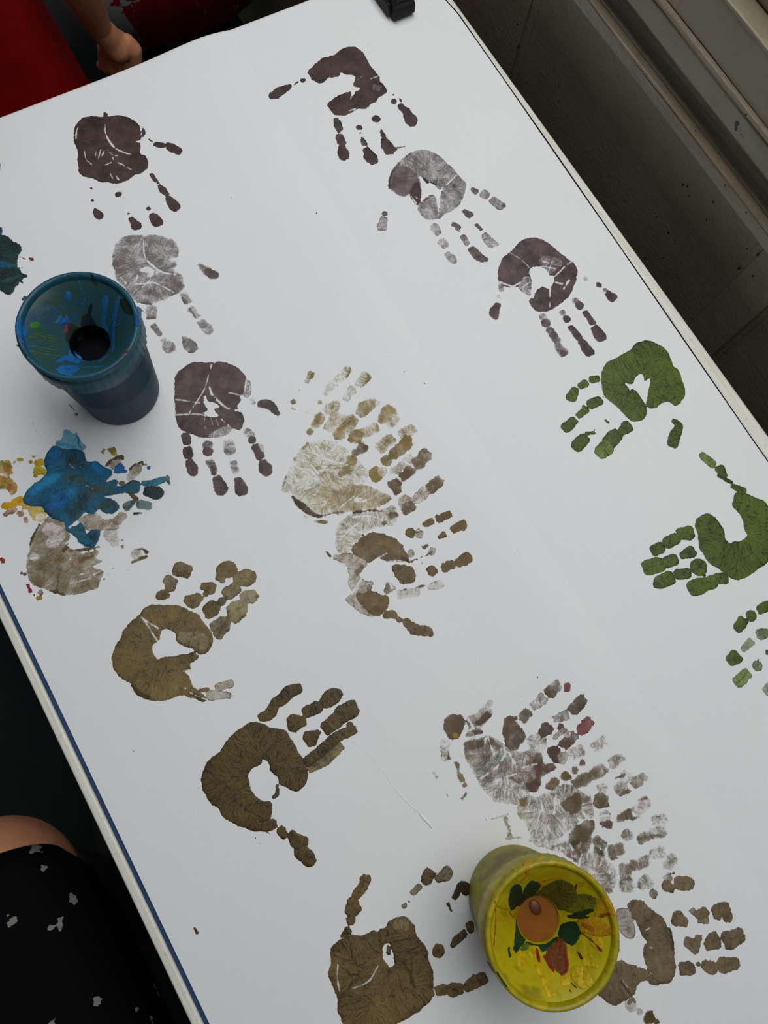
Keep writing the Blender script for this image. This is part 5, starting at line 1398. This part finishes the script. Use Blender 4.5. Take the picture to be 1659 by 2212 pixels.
for n, hx, kx in (('r', -0.36, KX), ('l', -0.53, -0.575)):
    j3('hip' + n, (hx, -0.44, 0.455), 0.084); j3('thi' + n, ((hx + kx) / 2, -0.22, 0.440), 0.090); j3('knee' + n, (kx, -0.008, 0.420), 0.083); j3('shin' + n, (kx, -0.045, 0.300), 0.048); j3('ank' + n, (kx, -0.13, 0.06), 0.032); j3('toe' + n, (kx, -0.02, 0.030), 0.028)
    E += [('pelvis', 'hip' + n), ('hip' + n, 'thi' + n), ('thi' + n, 'knee' + n), ('knee' + n, 'shin' + n), ('shin' + n, 'ank' + n), ('ank' + n, 'toe' + n)]
j3('shor', (-0.29, -0.50, 0.87), 0.050); j3('elbr', (-0.265, -0.46, 0.62), 0.037); j3('wrir', (-0.335, -0.275, 0.548), 0.026)
j3('shol', (-0.59, -0.50, 0.87), 0.050); j3('elbl', (-0.60, -0.36, 0.64), 0.037); j3('wril', (-0.455, -0.115, 0.533), 0.026)
E += [('chest', 'shor'), ('shor', 'elbr'), ('elbr', 'wrir'), ('chest', 'shol'), ('shol', 'elbl'), ('elbl', 'wril')]
hand_joints(J, E, 'r', 'wrir', (-0.5, 0.9, 0.0), (-0.8, 0.0, 0.2), (0, 0, 1), 1.0, 0.22)
hand_joints(J, E, 'l', 'wril', (0.95, 0.30, 0.06), (0.2, -0.95, 0), (0, 0, 1), 1.0, 0.12)
b3 = skin_body('body', J, E, p3, vox=0.005)
face(b3, (-0.44, -0.48, 1.08), 0.086, math.pi, 0.12)
Zv = Vector((0, 0, 1))
garment('skirt', [((-0.436, 0.000, 0.418), X_ * 0.172, Vector((0, 0.036, 0.070)), 0.004), ((-0.436, -0.018, 0.420), X_ * 0.180, Vector((0, 0.032, 0.078)), 0.006), ((-0.437, -0.060, 0.422), X_ * 0.187, Vector((0, 0.016, 0.084)), 0.008), ((-0.438, -0.18, 0.434), X_ * 0.192, Zv * 0.088, 0.014), ((-0.44, -0.34, 0.452), X_ * 0.192, Zv * 0.094, 0.015), ((-0.44, -0.50, 0.462), X_ * 0.180, Zv * 0.105, 0.008), ((-0.44, -0.60, 0.47), X_ * 0.130, Zv * 0.080, 0.0)], M_PRINT, p3, 96, seed=21, folds=5, close_top=True, ex=0.70)
garment('top', [((-0.44, -0.485, 0.50), X_ * 0.165, Y_v * 0.130, 0.015), ((-0.44, -0.495, 0.62), X_ * 0.146, Y_v * 0.122, 0.02), ((-0.44, -0.50, 0.78), X_ * 0.158, Y_v * 0.128, 0.01), ((-0.44, -0.50, 0.88), X_ * 0.170, Y_v * 0.095, 0.0), ((-0.44, -0.50, 0.93), X_ * 0.085, Y_v * 0.070, 0.0)], M_PRINT, p3, 64, seed=22)
for s in ('r', 'l'):
    ellipsoid((J['toe' + s][0].x, -0.065, 0.034), (0.045, 0.115, 0.034), 'shoe', M_SHOE, p3)
    a, b = J['shin' + s][0], J['ank' + s][0]
    garment('legging', [(b, X_ * 0.036, Y_v * 0.038, 0.01), (a.lerp(b, 0.5), X_ * 0.046, Y_v * 0.048, 0.01), (a, X_ * 0.050, Y_v * 0.052, 0.0), (a + Vector((0, 0.010, 0.040)), X_ * 0.050, Y_v * 0.052, 0.0)], M_DARKCLOTH, p3, 32, seed=31)
st_ = empty('stool', (-0.44, -0.47, 0), 'low dark wooden stool under the seated person beside the table', 'stool')
M_STOOL = m_plain('dark_wood', '#1c140e', '#2a1f16', 30, 0.6)
s_ = obj('stool_seat', lathe([(0.0, 0.330), (0.150, 0.330), (0.156, 0.336), (0.156, 0.350), (0.150, 0.356), (0.0, 0.356)], 40), M_STOOL, st_)
s_.matrix_parent_inverse.identity()
for a in range(4):
    an = math.pi / 4 + a * math.pi / 2
    l_ = obj('leg', tube([(0.13 * math.cos(an), 0.13 * math.sin(an), 0.0), (0.10 * math.cos(an), 0.10 * math.sin(an), 0.331)], 0.014, 12), M_STOOL, st_)
    l_.matrix_parent_inverse.identity()

# a red-brown lick of paint floating in the yellow pot's hole
bpy.context.view_layer.update()
M_LICK = m_plain('red_brown_paint', '#4a1c06', '#5a2408', 200, 0.4)
hp_ = at(1156, 1960, 0.0595)
ellipsoid((hp_[0], hp_[1], hp_[2] + 0.0004), (0.0034, 0.0046, 0.0008), 'paint_lick', M_LICK, yel)
